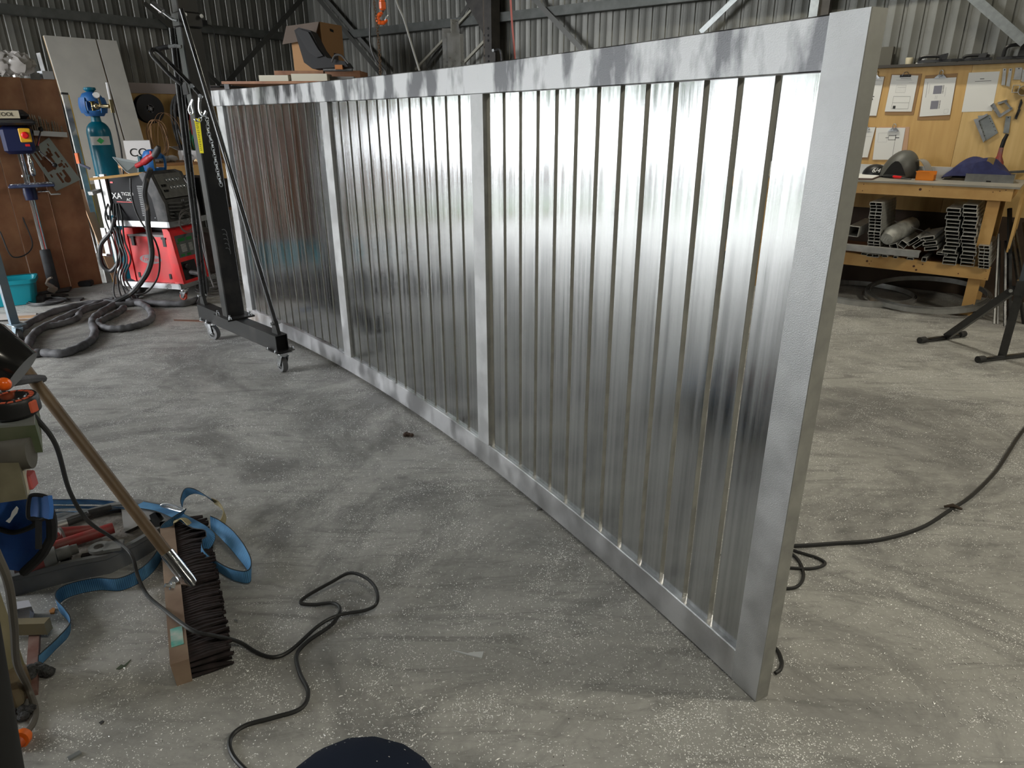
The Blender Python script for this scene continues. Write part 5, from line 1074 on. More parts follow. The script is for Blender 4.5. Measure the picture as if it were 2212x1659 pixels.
# earth lead and torch with small bunched wire on the deck edge
tl=E('spare_torch',T(-.03,.12,.74),'spare black torch with coiled grey wire on the upper deck edge','torch')
part(B().tube([T(-.05,.05,.79),T(-.06,.20,.80)],.022,10),'torch_grip',rubber,tl)
b=B()
for k in range(4): b.tube([T(-.07,.14,.76)+ey*(.07+.01*k)*math.cos(a)+Z*(.055+.012*k)*math.sin(a)-Z*.05*(k>1)-ex*.004*k for a in [2*math.pi*i/22 for i in range(22)]],.004,6,closed=True)
part(b,'coiled_wire',MATS['grey_cable'],tl)
# gloves / rag on welder
gv_=E('welding_gloves',T(.25,.15,1.17),'dark crumpled welding gloves under the torch','gloves')
b=B(); rr=random.Random(2)
for k in range(6): b.tube(spline([T(.12+.05*k,.05,tz+.0),T(.14+.05*k,.14+rr.uniform(-.03,.03),tz+.05),T(.10+.05*k,.26,tz+.02)],5),[.03+.008*math.sin(i) for i in range(11)],8)
part(b,'gloves',M('grey_glove',(.06,.055,.065),.9,col2=(.10,.09,.10),ns=12),gv_)
b=B().bar(pY(195,387,6.2),pY(320,373,6.35),.05,.02,up=Z); b.mk('pine_batten',pine,label='light pine batten lying across the welder to the left',cat='timber')
b=B().prism([pY(x,y,Y) for x,y,Y in ((243,340,6.85),(300,350,6.8),(300,385,6.5),(272,372,6.5))],Z*.006); b.mk('clear_panel',M('clear_sheet',(.45,.50,.50),.1),label='tilted clear plastic sheet behind the welding gloves',cat='panel')
# ================================================================ FOREGROUND LEFT
webm=bpy.data.materials.new('blue_webbing'); webm.use_nodes=True; nt=webm.node_tree; bs=nt.nodes['Principled BSDF']; bs.inputs['Roughness'].default_value=.7
tc=node(nt,'ShaderNodeTexCoord'); wv=node(nt,'ShaderNodeTexWave'); wv.inputs['Scale'].default_value=48; wv.bands_direction='X'; nt.links.new(tc.outputs['UV'],wv.inputs['Vector'])
n=node(nt,'ShaderNodeTexNoise'); n.inputs['Scale'].default_value=9; nt.links.new(tc.outputs['Object'],n.inputs['Vector'])
rp=node(nt,'ShaderNodeValToRGB'); rp.color_ramp.elements[0].position=.35; rp.color_ramp.elements[1].position=.62; rp.color_ramp.elements[0].color=(.05,.19,.40,1); rp.color_ramp.elements[1].color=(.14,.40,.72,1); nt.links.new(n.outputs[0],rp.inputs[0])
mx=node(nt,'ShaderNodeMix',data_type='RGBA',blend_type='MULTIPLY'); mx.inputs[0].default_value=.45; nt.links.new(rp.outputs[0],mx.inputs[6]); nt.links.new(wv.outputs[0],mx.inputs[7]); nt.links.new(mx.outputs[2],bs.inputs['Base Color'])
bpn=node(nt,'ShaderNodeBump'); bpn.inputs['Strength'].default_value=.5; bpn.inputs['Distance'].default_value=.003; nt.links.new(wv.outputs[0],bpn.inputs['Height']); nt.links.new(bpn.outputs[0],bs.inputs['Normal'])
edgem=M('strap_edge_black',(.02,.025,.03),.8); frm=M('frayed_tan_webbing',(.42,.36,.20),.9,col2=(.30,.25,.14),ns=30)
def strap(pts,w,lab,mat=None,n=8,name='webbing_strap',parent=None,th=.003):
    """pts: (centre vector, tilt 0 on edge .. 1 flat)"""
    C=spline([p for p,_ in pts],n); tl_=[]; k=len(pts)-1
    for i in range(len(C)): f=i/n; j=min(k-1,int(f)); tl_.append(pts[j][1]*(1-(f-j))+pts[j+1][1]*(f-j) if j<k else pts[-1][1])
    vs=[]; fs=[]; mi=[]; S_=0; ss=[]
    for i,c in enumerate(C):
        u=(C[min(i+1,len(C)-1)]-C[max(i-1,0)]).normalized(); a=tl_[i]*math.pi/2; side=u.cross(Z).normalized(); up=(Z*math.cos(a)+side*math.sin(a)).normalized(); nn=u.cross(up).normalized()
        if i: S_+=(C[i]-C[i-1]).length
        ss.append(S_)
        for h in (-.5,-.46,.46,.5):
            for d in (th/2,-th/2): vs.append(c+up*w*h+nn*d)
    for i in range(len(C)-1):
        o,p=i*8,(i+1)*8
        for j in range(3): fs+=[(o+2*j,p+2*j,p+2*j+2,o+2*j+2),(o+2*j+3,p+2*j+3,p+2*j+1,o+2*j+1)]; mi+=[1 if j!=1 else 0]*2
        fs+=[(o,o+1,p+1,p),(o+6,p+6,p+7,o+7)]; mi+=[1,1]
    fs+=[(0,2,4,6,7,5,3,1),tuple(8*(len(C)-1)+q for q in (1,3,5,7,6,4,2,0))]; mi+=[1,1]
    b=B(); b.add(vs,fs); b.m=mi
    if parent: o=part(b,name,[mat or webm,edgem if mat is None else mat],parent)
    else: o=b.mk(name,[mat or webm,edgem],label=lab,cat='strap')
    me=o.data; uv=me.uv_layers.new(name='UVMap')
    for lp in me.loops: uv.data[lp.index].uv=(ss[min(len(ss)-1,lp.vertex_index//8)],(lp.vertex_index%8)/8)
    return o
sw=.055
def se(x,y,t=0.,z=None): 
    """strap point from the pixel of its lower edge on the floor"""
    p=pf(x,y,z or 0.002); p.z+=sw*.5*math.cos(t*math.pi/2); return (p,t)
strap([se(87,1443,.2),se(125,1405,.25),se(154,1372,.2),se(150,1345),se(128,1318),(pf(135,1300)+Z*.03,0),se(165,1285),se(215,1275),se(265,1275),se(315,1250),se(345,1215),se(352,1185),(pf(352,1165,.03)+Z*.03,.1),(pf(375,1140,.08)+Z*.03,.35),(pf(402,1118,.10)+Z*.03,.5)],sw,'long blue strap snaking from the plastic case to the floor at lower left')
ls=E('lifting_sling',pf(450,1200),'blue lifting sling twisted in loops over the broom head','strap')
def sp(x,y,z,t): return (pf(x,y,z),t)
strap([sp(300,1090,.10,.95),sp(350,1100,.10,.9),sp(395,1120,.11,.85),sp(430,1138,.12,.8),sp(452,1150,.12,.45),sp(450,1170,.10,.1),sp(436,1180,.09,-.15),sp(440,1200,.07,-.1),sp(465,1220,.045,.05),sp(500,1240,.04,.05),sp(535,1246,.04,.0),sp(541,1225,.05,.15),sp(520,1190,.07,.4),sp(495,1160,.09,.5),sp(470,1138,.10,.3),sp(455,1128,.11,.1)],.055,None,parent=ls,name='sling_loop')
strap([sp(398,1112,.05,.0),sp(392,1090,.06,.0),sp(398,1068,.09,.1),sp(415,1060,.11,.3),sp(440,1068,.10,.4),sp(462,1084,.09,.4)],.045,None,parent=ls,name='sling_eye')
strap([sp(460,1082,.09,.2),sp(474,1090,.08,.1),sp(485,1108,.06,.1),sp(482,1125,.05,.1),sp(474,1138,.04,.1)],.035,None,mat=frm,parent=ls,name='frayed_eye')
strap([sp(375,1128,.12,.9),sp(395,1120,.13,.7),sp(412,1135,.12,.6)],.03,None,mat=frm,parent=ls,name='frayed_patch')
part(B().tube(spline([pf(348,1092,.11),pf(365,1089,.12),pf(395,1100,.11),pf(392,1106,.10),pf(365,1098,.10)],6,True),.005,8,closed=True),'ring',zinc,ls)
for k,(y0,y1,y2,t_,lb) in enumerate(((1082,1084,1088,.45,'farthest'),(1100,1098,1096,.55,'middle'),(1122,1112,1100,.65,'nearest'))):
    strap([(pf(60,y0,.04+.01*k),t_),(pf(130,y1-3*k,.04+.01*k),t_),(pf(200,y1-2*k,.04+.01*k),t_),(pf(255,y2,.05+.01*k),t_),(pf(310,1094,.08),.8)],.068,'flat blue strap behind the tool bag, %s of the three'%lb)
# grey plastic case with red tubes
gc_=E('plastic_case',pf(200,1180),'open grey plastic tool case full of dust on the floor','case')
gm=M('case_grey',(.10,.105,.11),.6,col2=(.17,.17,.165),ns=7); dm=M('case_dust',(.26,.24,.21),.95,col2=(.17,.155,.14),ns=30,bump=.6,bs=80)
ol=[(10,1250),(120,1222),(165,1212),(228,1200),(290,1172),(345,1140),(372,1115),(350,1088),(300,1078),(240,1086),(150,1110),(60,1150),(0,1190)]
hT=.085
top=[pf(x,y,hT) for x,y in ol]; cen=sum(top,Vector((0,0,0)))/len(top); k=len(top)
inn=[cen+(p-cen)*.90 for p in top]; ind=[Vector((p.x,p.y,hT-.035)) for p in inn]; ind=[cen+(p-cen)*.97 for p in ind]
for p in ind: p.z=hT-.035
bot=[Vector((p.x,p.y,.0)) for p in top]; bot=[Vector((cen.x,cen.y,0))+(p-Vector((cen.x,cen.y,0)))*.97 for p in bot]; md=[Vector((p.x,p.y,hT-.018)) for p in top]; md2=[Vector((cen.x,cen.y,0))+(Vector((p.x,p.y,0))-Vector((cen.x,cen.y,0)))*.975+Z*(hT-.022) for p in top]
vs=bot+md2+md+top+inn+ind; fs=[tuple(range(k-1,-1,-1)),tuple(range(5*k,6*k))]
for r_ in range(5):
    for i in range(k): fs.append((r_*k+i,r_*k+(i+1)%k,(r_+1)*k+(i+1)%k,(r_+1)*k+i))
b=B().add(vs,fs); part(b,'case_shell',gm,gc_)
ins=[cen+(p-cen)*.985 for p in ind]; part(B().add([p+Z*.003 for p in ins],[tuple(range(k))]),'swarf_dust',dm,gc_)
part(B().hexa([pf(x,y,z) for z in (.02,hT+.002) for x,y in ((268,1150),(330,1120),(342,1092),(262,1100))]),'raised_tray',M('case_tray',(.30,.29,.28),.7,col2=(.22,.21,.20),ns=9),gc_)
c_=[pf(x,y,hT+.0035) for x,y in ((322,1113),(334,1106),(346,1124),(344,1136),(332,1138))]; part(B().prism(c_,-Z*.001),'handle_hole',blackp,gc_)
for x,y in ((146,1222),(190,1214)): part(B().box(pf(x,y,hT*.45),(.03,.02,.07),.3),'catch',blackp,gc_)
redm=M('dusty_red_tube',(.30,.025,.025),.5,col2=(.22,.06,.05),ns=24); gdm=M('dirty_grey_fitting',(.10,.10,.09),.6,col2=(.20,.20,.19),ns=20)
def tube3(name,lab,seg,cat='tool'):
    t=E(name,pf(seg[0][0],seg[0][1],hT),lab,cat)
    for x0,y0,x1,y1,z0,z1,r0_,r1_,mt,nm in seg: part(B().tube([pf(x0,y0,z0),pf((x0+x1)/2,(y0+y1)/2,(z0+z1)/2),pf(x1,y1,z1)],[r0_,(r0_+r1_)/2,r1_],14),nm,mt,t)
    return t
tube3('ratchet_bar','long red tube lying highest in the grey case',[(85,1192,245,1140,.10,.10,.022,.022,redm,'tube')])
tube3('red_funnel','red tube with a dark open end behind the long red tube',[(134,1154,205,1140,.105,.10,.028,.012,redm,'cone'),(131,1156,136,1154,.105,.105,.030,.030,gdm,'lip')])
tube3('red_tube','short red tube beside the tool bag in the case',[(100,1170,136,1158,.09,.09,.022,.022,redm,'tube')])
tube3('socket_tool','fat red tube ending in dark grey fittings at the case front',[(55,1222,95,1208,.10,.10,.034,.034,redm,'tube'),(95,1208,122,1200,.10,.10,.036,.036,gdm,'collar'),(122,1200,152,1190,.10,.10,.024,.024,gdm,'neck'),(150,1190,168,1184,.10,.10,.020,.018,gdm,'tip')])
tube3('silver_bar','silver and black bar at the back of the case',[(108,1142,146,1130,.10,.10,.018,.018,alu_dull,'silver_end'),(146,1130,195,1112,.10,.10,.014,.012,rubber,'black_end')])
tube3('black_pipe','black hose end lying over the blue straps at the case back',[(190,1108,240,1096,.11,.10,.012,.012,rubber,'pipe')],'hose')
c=pf(215,1186,.09); t=E('ring_lug',c,'dusty black ring lug lying in the case','lug'); part(B().lathe(c,[(.018,0),(.036,0),(.036,.012),(.018,.012)],n=18,closed=True),'ring',gdm,t); part(B().box(c+Vector((.05,.01,.006)),(.06,.06,.012),.3),'tab',gdm,t)
# broom
bA,bB=pf(425,1468),pf(388,1158); bu=(bB-bA).normalized(); bL=(bB-bA).length; bx=Vector((bu.y,-bu.x,0)); bx=bx if bx.x>0 else -bx
br=E('push_broom',(bA+bB)/2,'wide push broom with dark bristles lying on its side beside the straps','broom')
wd_=M('worn_broom_wood',(.34,.25,.18),.6,0,col2=(.20,.13,.09),ns=5,st=(1,1,1),nd=7)
b=B(); w2,h2=.05,.085
qs=[]
b.hexa([bA+bu*.0-bx*.055,bA-bx*.012,bB-bx*.012,bB-bx*.055,bA-bx*.06+Z*h2,bA-bx*.008+Z*h2,bB-bx*.008+Z*h2,bB-bx*.06+Z*h2]); part(b,'broom_block',wd_,br)
part(B().box(bA+bu*.12-bx*.035+Z*(h2+.001),(.035,.09,.002),math.atan2(bu.y,bu.x)-math.pi/2),'sticker',M('green_sticker',(.10,.42,.36),.4,col2=(.5,.55,.5),ns=25),br)
bm_=M('bristle_brown',(.010,.006,.006),.9,col2=(.028,.018,.018),ns=30)
b=B(); rr=random.Random(12); nR=62
for i in range(nR):
    for j in range(4):
        p=bA+bu*(bL*(i+.5)/nR)+Z*(.012+.020*j)-bx*.01; fl=Vector((0,0,rr.uniform(-.012,.012)))+bu*rr.uniform(-.008,.008); e=p+bx*(.115+rr.uniform(-.008,.012))+fl; e.z=max(.004,e.z)
        b.tube([p,p.lerp(e,.5)+Z*.002,e],[.006,.0085,.0045],6)
part(b,'bristles',bm_,br,kind='stuff')
hs_=pf(405,1252,.09); he=pD(-60,648,2.25); hd=(he-hs_).normalized()
part(B().tube([hs_+hd*.06,he],[.0195,.019],14),'handle',M('worn_handle_wood',(.17,.11,.055),.5,0,col2=(.10,.065,.035),ns=7,st=(1,1,.4)),br)
part(B().tube([hs_+hd*-.03,hs_+hd*.0,hs_+hd*.12],[.024,.026,.023],16),'socket',chrome,br)
q0=hs_-hd*.0; part(B().prism([q0-bx*.02,q0+bu*.03,bA+bu*.45+Z*(h2+.001)-bx*.03,bA+bu*.40+Z*(h2+.001)-bx*.055],Z*.004),'bracket',zinc,br)
part(B().lathe(pf(376,1266,.11),[(.014,0),(.014,.012),(.007,.012),(.007,.03)],(-.6,-.4,.4),6),'wing_nut',zinc,br)
# black cable from the tape down over the broom
cp_=[pD(70,893,1.62),pD(120,960,1.75),pD(150,1060,1.95),pD(190,1125,2.1),pf(240,1160,.14),pf(282,1195,.13),pf(298,1245,.06),pf(318,1285,.02),pf(352,1315,.09),pf(390,1345,.125),pf(425,1366,.13),pf(465,1374,.11),pf(515,1386,.03),pf(560,1412,.008),pf(595,1419,.008),pf(630,1403,.008),pf(690,1350,.012),pf(735,1328,.02),pf(790,1318,.03),pf(814,1302,.05),pf(812,1272,.06),pf(790,1248,.07),pf(755,1238,.07),pf(715,1258,.05),pf(662,1288,.03),pf(650,1303,.02),pf(680,1306,.015),pf(720,1303,.02),pf(735,1318,.022),pf(715,1350,.012),pf(665,1385,.008),pf(641,1415,.008),pf(648,1455,.008),pf(666,1495,.008),pf(650,1530,.008),pf(590,1550,.008),pf(530,1567,.008),pf(498,1595,.008),pf(505,1635,.008),pf(560,1690,.008),pf(640,1760,.008)]
B().tube(spline(cp_,8),.0062,8).mk('power_cable',cab,label='long black cable running over the broom and looping on the floor',cat='cable')
# machine stand at the left edge with things on it
gmz=.935
m0=pf(76,925,gmz) if False else pD(76,905,1.66)
gs=E('machine_stand',pf(20,1500),'old green cast machine stand at the left picture edge','machine')
gcm=M('dirty_green_casting',(.06,.09,.04),.6,col2=(.14,.15,.10),ns=8); gdk=M('dusty_grey_roller',(.09,.085,.07),.7,col2=(.05,.045,.04),ns=12)
tp0=pD(78,838,1.72); tpl=pD(72,915,1.62); zt_=(tp0.z+tpl.z)/2
A_=pf(76,918,zt_); B_=pf(72,845,zt_)
lft=Vector((-.45,-.10,0))
b=B(); b.hexa([A_+lft-Z*.07,A_-Z*.07,B_-Z*.07,B_+lft-Z*.07,A_+lft,A_,B_,B_+lft]); part(b,'table_casting',gcm,gs)
b=B(); b.prism([A_+lft+Z*.0,A_+Z*0,B_,B_+lft],Z*.006); part(b,'top_plate',M('pale_worn_steel',(.30,.32,.31),.4,.5),gs)
a=pD(-160,1010,1.5); c=pD(68,978,1.56); part(B().tube([a,c],.036,16),'roller',gdk,gs)
# post and struts to the floor
mossy=M('mossy_timber',(.13,.12,.06),.8,0,col2=(.25,.22,.14),ns=7,st=(1,1,.4))
fb=pf(22,1490); part(B().bar(fb,Vector((fb.x,fb.y,zt_-.07)),.09,.09,up=D1),'timber_post',mossy,gs)
c=pf(40,1512); part(B().box(c+Z*.05-Vector((.02,0,0)),(.09,.10,.10),.3,bev=.012),'foot_block',M('rusty_block',(.11,.07,.035),.7,col2=(.16,.13,.08),ns=9),gs)
part(B().bar(pf(70,1505)+Z*.01,pf(78,1360)+Z*.01,.03,.02),'rusty_bar',M('rust_red',(.12,.045,.03),.7,col2=(.2,.12,.1),ns=14),gs)
# switch box
sx=pD(60,1035,1.60); sbx=E('switch_box',sx,'weathered switch box with a pink-red button under the green casting','switch box')
wbm=M('weathered_olive_box',(.10,.09,.055),.75,col2=(.17,.155,.10),ns=11)
a=pD(62,1085,1.55); c=pD(62,995,1.60)
part(B().hexa([pD(-60,1095,1.5),pD(58,1078,1.52),pD(66,1060,1.66),pD(-40,1080,1.66),pD(-60,1000,1.5),pD(40,1000,1.52),pD(56,985,1.66),pD(-40,985,1.66)]),'box_body',wbm,sbx)
part(B().hexa([pD(46,1075,1.55),pD(60,1070,1.55),pD(70,1052,1.66),pD(60,1052,1.66),pD(38,985,1.55),pD(48,983,1.55),pD(58,975,1.66),pD(50,975,1.66)]),'face_plate',M('cream_plate',(.50,.47,.38),.5),sbx)
part(B().box(pD(63,1037,1.60),(.022,.03,.04),.2,bev=.003),'button',M('pink_red',(.40,.08,.08),.5),sbx)
# tape measure, knob, black motor
tm=pD(38,888,1.60); tm.z=zt_+.008; tm=pf(36,893,zt_+.01); tpm=E('tape_measure',tm,'black and orange round tape measure on the green casting','tape measure')
rT=.052
part(B().lathe(tm,[(rT*.9,0),(rT,.006),(rT,.036),(rT*.93,.042),(rT*.60,.042)],n=32),'case',blackp,tpm)
for k in range(16):
    a=2*math.pi*k/16; a2=a+.28; part(B().prism([tm+Vector((math.cos(q)*r_*rT,math.sin(q)*r_*rT,.0422)) for q,r_ in ((a,.66),(a2,.66),(a2,.84),(a,.84))],Z*.001),'orange_mark',M('dull_orange',(.50,.09,.04),.5),tpm)
part(B().lathe(tm+Z*.042,[(rT*.58,0),(rT*.55,.003),(rT*.1,.003)],n=24),'centre_disc',M('gloss_black',(.01,.01,.01),.15),tpm)
part(B().box(tm+Vector((rT*.96,-.008,.021)),(.008,.022,.030),-.2,bev=.003),'red_tab',MATS['dull_orange'],tpm)
kb=pD(8,830,1.62); t=E('lever_knob',kb,'glossy orange ball knob on a black lever above the tape','knob'); part(B().ball(kb,.0165,20),'ball',M('gloss_orange',(.85,.13,.01),.15),t); part(B().tube([kb-Vector((.02,0,0)),pf(30,862,zt_+.01)],.004,8),'lever',black_steel,t)
mt_=pD(20,790,1.75); t=E('black_motor',mt_,'glossy black motor hood and strap behind the broom handle','motor')
part(B().tube([mt_+Vector((-.20,-.02,.06)),mt_+Vector((-.04,.0,.03)),mt_+Vector((.02,.01,-.02))],[.09,.085,.06],20),'hood',M('gloss_black',(.01,.01,.01),.15),t)
part(B().tube(spline([pD(92,818,2.4),pD(72,818,2.2),pD(40,822,1.9),pD(-20,830,1.75)],6),.014,8),'rubber_strap',rubber,t)
part(B().tube([mt_+Vector((-.12,-.01,.03)),Vector((mt_.x-.14,mt_.y-.06,zt_+.003))],[.05,.06],12),'motor_foot',dusty,t)
lump_=B(); rr=random.Random(4)
for k in range(5): lump_.ball(pD(48+rr.uniform(-8,8),768+rr.uniform(-10,14),1.9),.016,8)
part(lump_,'knob_cluster',rubber,t)
# grey cable with orange plug at the lower left
cp2=[pD(-10,1190,1.45),pD(18,1260,1.5),pD(30,1350,1.6),pD(36,1430,1.75),pf(58,1480,.06),pf(76,1530,.012),pf(72,1560,.012),pf(58,1582,.014)]
B().tube(spline(cp2,8),.009,8).mk('power_cable',M('dirty_grey_cable',(.10,.09,.075),.6),label='dirty grey cable hanging down the left edge to an orange plug',cat='cable')
c=pf(50,1590,.016); t=E('orange_plug',c-Z*.016,'bright orange cable plug on the floor at the lower left','plug'); a=pf(42,1600,.02)
part(B().tube([pf(58,1580,.018),c,a],[.016,.024,.024],16),'plug_body',orange,t); part(B().tube([a,pf(30,1612,.02)],[.019,.016],12),'socket_end',M('dark_orange',(.5,.08,.01),.5),t)
# blue tool bag
bgm=M('blue_canvas',(.012,.07,.33),.75,col2=(.02,.11,.42),ns=9,bump=.3,bs=50); bk=M('black_webbing',(.012,.012,.014),.8)
bg=E('tool_bag',pf(40,1260),'blue canvas tool bag with black trim slumped against the case','bag')
def bagf(i,j):
    Rj=[52,92,112,112,100][min(4,int(j*4))]+([40,20,0,-12,0][min(4,int(j*4))])*(j*4-int(j*4)); return pD(-60+(Rj+60)*i,1246-10*i*(1-j)-160*j-10*math.sin(i*3.1),1.92-.10*j*(.4+.6*i)+.02*math.sin(i*9+j*3))
part(B().grid(bagf,16,13,thick=.01),'bag_side',bgm,bg)
rimp=[bagf(1,q/10) for q in range(0,11)]; part(B().tube(rimp,.013,8),'edge_binding',bk,bg)
part(B().tube(spline([bagf(.35,.62)-Vector((0,.012,0)),bagf(.6,.58)-Vector((0,.02,0)),bagf(.85,.72)-Vector((0,.02,0)),bagf(.8,.84)-Vector((0,.02,0))],6),.007,8),'pocket_trim',bk,bg)
part(B().grid(lambda i,j:pD(62+43*i+2*math.sin(j*4),1116-44*j+12*abs(i-.5)*(1-j),1.74+.015*math.cos(i*3)),8,8,thick=.012),'flap',M('blue_canvas_flap',(.03,.13,.42),.7),bg)
part(B().tube(spline([pD(61,1116,1.735),pD(63,1078,1.735),pD(72,1069,1.735),pD(97,1072,1.735),pD(106,1082,1.735),pD(106,1108,1.735),pD(92,1122,1.735),pD(74,1120,1.735)],6,True),.005,8,closed=True),'flap_trim',bk,bg)
part(B().grid(lambda i,j:pD(80+11*i,1122+62*j,1.775-.004*i+.04*j),3,6,thick=.006),'black_strap',bk,bg)
part(B().prism([pD(x,y,1.72) for x,y in ((12,1126),(22,1117),(26,1105),(34,1095),(38,1100),(35,1110),(28,1118),(20,1130))],Vector((0,.004,0))),'metal_clip',white,bg)
# foam block, timber, sponge lumps
c=pf(42,1345); B().hexa([pf(x,y,z) for (z,dx) in ((0,0),(.07,0)) for x,y in (((28,1362),(66,1356),(74,1325),(34,1322)) if z==0 else ((33,1300),(62,1296),(68,1310),(36,1316)))]).mk('foam_block',M('white_foam',(.50,.50,.55),.7),label='white foam block on the floor beside the machine post',cat='foam')
B().bar(pf(-20,1356,.05),pf(105,1352,.05),.03,.045,up=Z).mk('timber_batten',M('olive_timber',(.17,.14,.08),.7),label='short olive timber batten sticking out from the machine post',cat='timber')
def rough(px,py,s,seed,lab,nm='rubber_sponge'):
    rr=random.Random(seed); c=pf(px,py); b=B()
    for k in range(9): b.ball(c+Vector((rr.uniform(-s,s),rr.uniform(-s*.5,s*.5),s*.35+rr.uniform(0,s*.2))),s*.45,8,sc=(1,1,.75))
    return b.mk(nm,M('black_sponge',(.015,.015,.015),.9,col2=(.06,.06,.06),ns=120,bump=1.,bs=160),label=lab,cat='sponge')
rough(90,1462,.042,3,'black crumbly sponge lump below the strap end'); rough(42,1548,.035,4,'black sponge lump beside the grey cable at the lower left')
# black tube leg at the corner
B().tube([pf(28,1800),pD(-78,1235,1.32)],.042,20).mk('black_post',M('matt_black',(.012,.012,.012),.7),label='thick matt black post crossing the lower left corner',cat='post')
# small things on the floor
def bit(quad,z,mat,nm,lab,cat): B().prism([pf(x,y) for x,y in quad],Z*z).mk(nm,mat,label=lab,cat=cat)
bit([(974,1405),(985,1407),(1010,1413),(1016,1411),(1045,1409),(1041,1423),(1010,1416)],.004,M('pale_offcut',(.62,.64,.64),.5,.1),'metal_offcut','white triangular metal offcut lying alone on the dark floor','offcut')
bit([(146,1638),(172,1624),(177,1629),(150,1645)],.006,galv,'metal_offcut','small grey rectangular offcut on the floor at the bottom left','offcut')
bit([(251,1446),(262,1436),(268,1438),(283,1425),(272,1440),(258,1447)],.002,M('leaf_green',(.06,.08,.05),.8),'leaf','small dark green leaf on the floor left of the broom','leaf')
bit([(214,1562),(222,1558),(226,1560),(218,1566)],.004,dusty,'metal_plug','small black oval slug on the floor below the leaf','slug')
bit([(1159,1098),(1166,1096),(1169,1101),(1160,1104)],.006,alu,'metal_scrap','tiny bright scrap beside the bottom rail of the gate','scrap')
bit([(507,1341),(514,1343),(514,1346),(506,1344)],.008,alu,'metal_scrap','tiny bright scrap right of the broom bristles','scrap')
bit([(107,1322),(115,1315),(120,1318),(118,1326),(109,1327)],.006,M('leaf_orange',(.42,.17,.04),.7),'dry_leaf','curled orange leaf beside the blue strap bend','leaf')
c=pf(882,943); b=B(); rr=random.Random(8)
for k in range(7): b.ball(c+Vector((rr.uniform(-.02,.02),rr.uniform(-.012,.012),.012)),.012,6)
b.mk('rust_lump',M('rust_lump',(.05,.03,.02),.9),label='small rusty lump alone on the floor before the middle panel',cat='lump')
bit([(375,691),(440,692),(440,696),(376,693)],.004,M('rust_strip',(.20,.10,.07),.8),'rusty_strip','thin rusty strip on the floor beside the rear castor','strip')
# aluminium swarf scattered on the floor
sw3=B(); rr=random.Random(77); cnt=0
cl=[(rr.uniform(-2.2,4.6),rr.uniform(1.3,5.8),rr.uniform(.06,.30),rr.random()) for _ in range(150)]+[(G(q*.12,0).x-rr.uniform(.1,.6),G(q*.12,0).y-rr.uniform(.1,.5),rr.uniform(.05,.25),1) for q in range(26)]+[(rr.uniform(.9,2.6),rr.uniform(1.4,3.4),rr.uniform(.1,.35),1) for q in range(40)]+[(rr.uniform(-.6,.7),rr.uniform(1.25,1.75),rr.uniform(.08,.25),1) for q in range(22)]
while cnt<15000:
    if rr.random()<.25: x=rr.uniform(-2.6,4.6); y=rr.uniform(1.2,6.2)
    else:
        cx,cy_,cr_,_w=cl[int(rr.random()*len(cl))]; x=rr.gauss(cx,cr_); y=rr.gauss(cy_,cr_*.6)
    c=Vector((x,y,.0015)); a=rr.uniform(0,6.3); l=rr.uniform(.0022,.0060); d=Vector((math.cos(a),math.sin(a),0))*l; w=Vector((-d.y,d.x,0))*.28
    h=rr.uniform(0,.002); sw3.add([c-d,c+w+Z*h,c+d+Z*.001,c-w],[(0,1,2,3)]); cnt+=1
sw3.mk('aluminium_swarf',M('swarf_bright',(.88,.88,.86),.4,.15),label='bright aluminium swarf chips scattered over the concrete floor',cat='swarf',kind='stuff')
# photographer's knee at the bottom edge
pr=E('person',(-.30,.42,0),'bent knee in dusty navy trousers at the bottom edge of the picture','person')
kz=pD(790,1590,.88); kc=kz-Z*.085-Vector((0,.08,0))
lp=[Vector((kc.x+.12,-.45,.80)),Vector((kc.x+.07,-.10,.86)),kc+Vector((.03,-.20,.01)),kc+Vector((0,-.05,.015)),kc+Vector((0,.02,-.03)),kc+Vector((.0,.0,-.12)),kc+Vector((0,-.06,-.30)),kc+Vector((.01,-.12,-.55)),Vector((kc.x+.01,kc.y-.14,.12))]
path=spline(lp,6); rads=[.115,.118,.122,.124,.116,.108,.088,.075,.062]
rl=[]
for i in range(len(path)): f=i/6; j=min(7,int(f)); rl.append(rads[j]*(1-(f-j))+rads[j+1]*(f-j))
nv=bpy.data.materials.new('navy_trousers'); nv.use_nodes=True; nt=nv.node_tree; bs=nt.nodes['Principled BSDF']; bs.inputs['Roughness'].default_value=.95
tc=node(nt,'ShaderNodeTexCoord'); v=node(nt,'ShaderNodeTexVoronoi'); v.inputs['Scale'].default_value=95; nt.links.new(tc.outputs['Object'],v.inputs['Vector']); cs=node(nt,'ShaderNodeSeparateColor'); nt.links.new(v.outputs['Color'],cs.inputs[0])
l1=node(nt,'ShaderNodeMath',operation='LESS_THAN'); l1.inputs[1].default_value=.13; nt.links.new(v.outputs['Distance'],l1.inputs[0]); l2=node(nt,'ShaderNodeMath',operation='LESS_THAN'); l2.inputs[1].default_value=.3; nt.links.new(cs.outputs[0],l2.inputs[0]); mu=node(nt,'ShaderNodeMath',operation='MULTIPLY'); nt.links.new(l1.outputs[0],mu.inputs[0]); nt.links.new(l2.outputs[0],mu.inputs[1])
mx=node(nt,'ShaderNodeMix',data_type='RGBA'); mx.inputs[6].default_value=(.012,.017,.032,1); mx.inputs[7].default_value=(.65,.65,.63,1); nt.links.new(mu.outputs[0],mx.inputs[0]); nt.links.new(mx.outputs[2],bs.inputs['Base Color']); bs.inputs['Specular IOR Level'].default_value=.1
part(B().tube(path,rl,22),'trouser_leg',nv,pr)
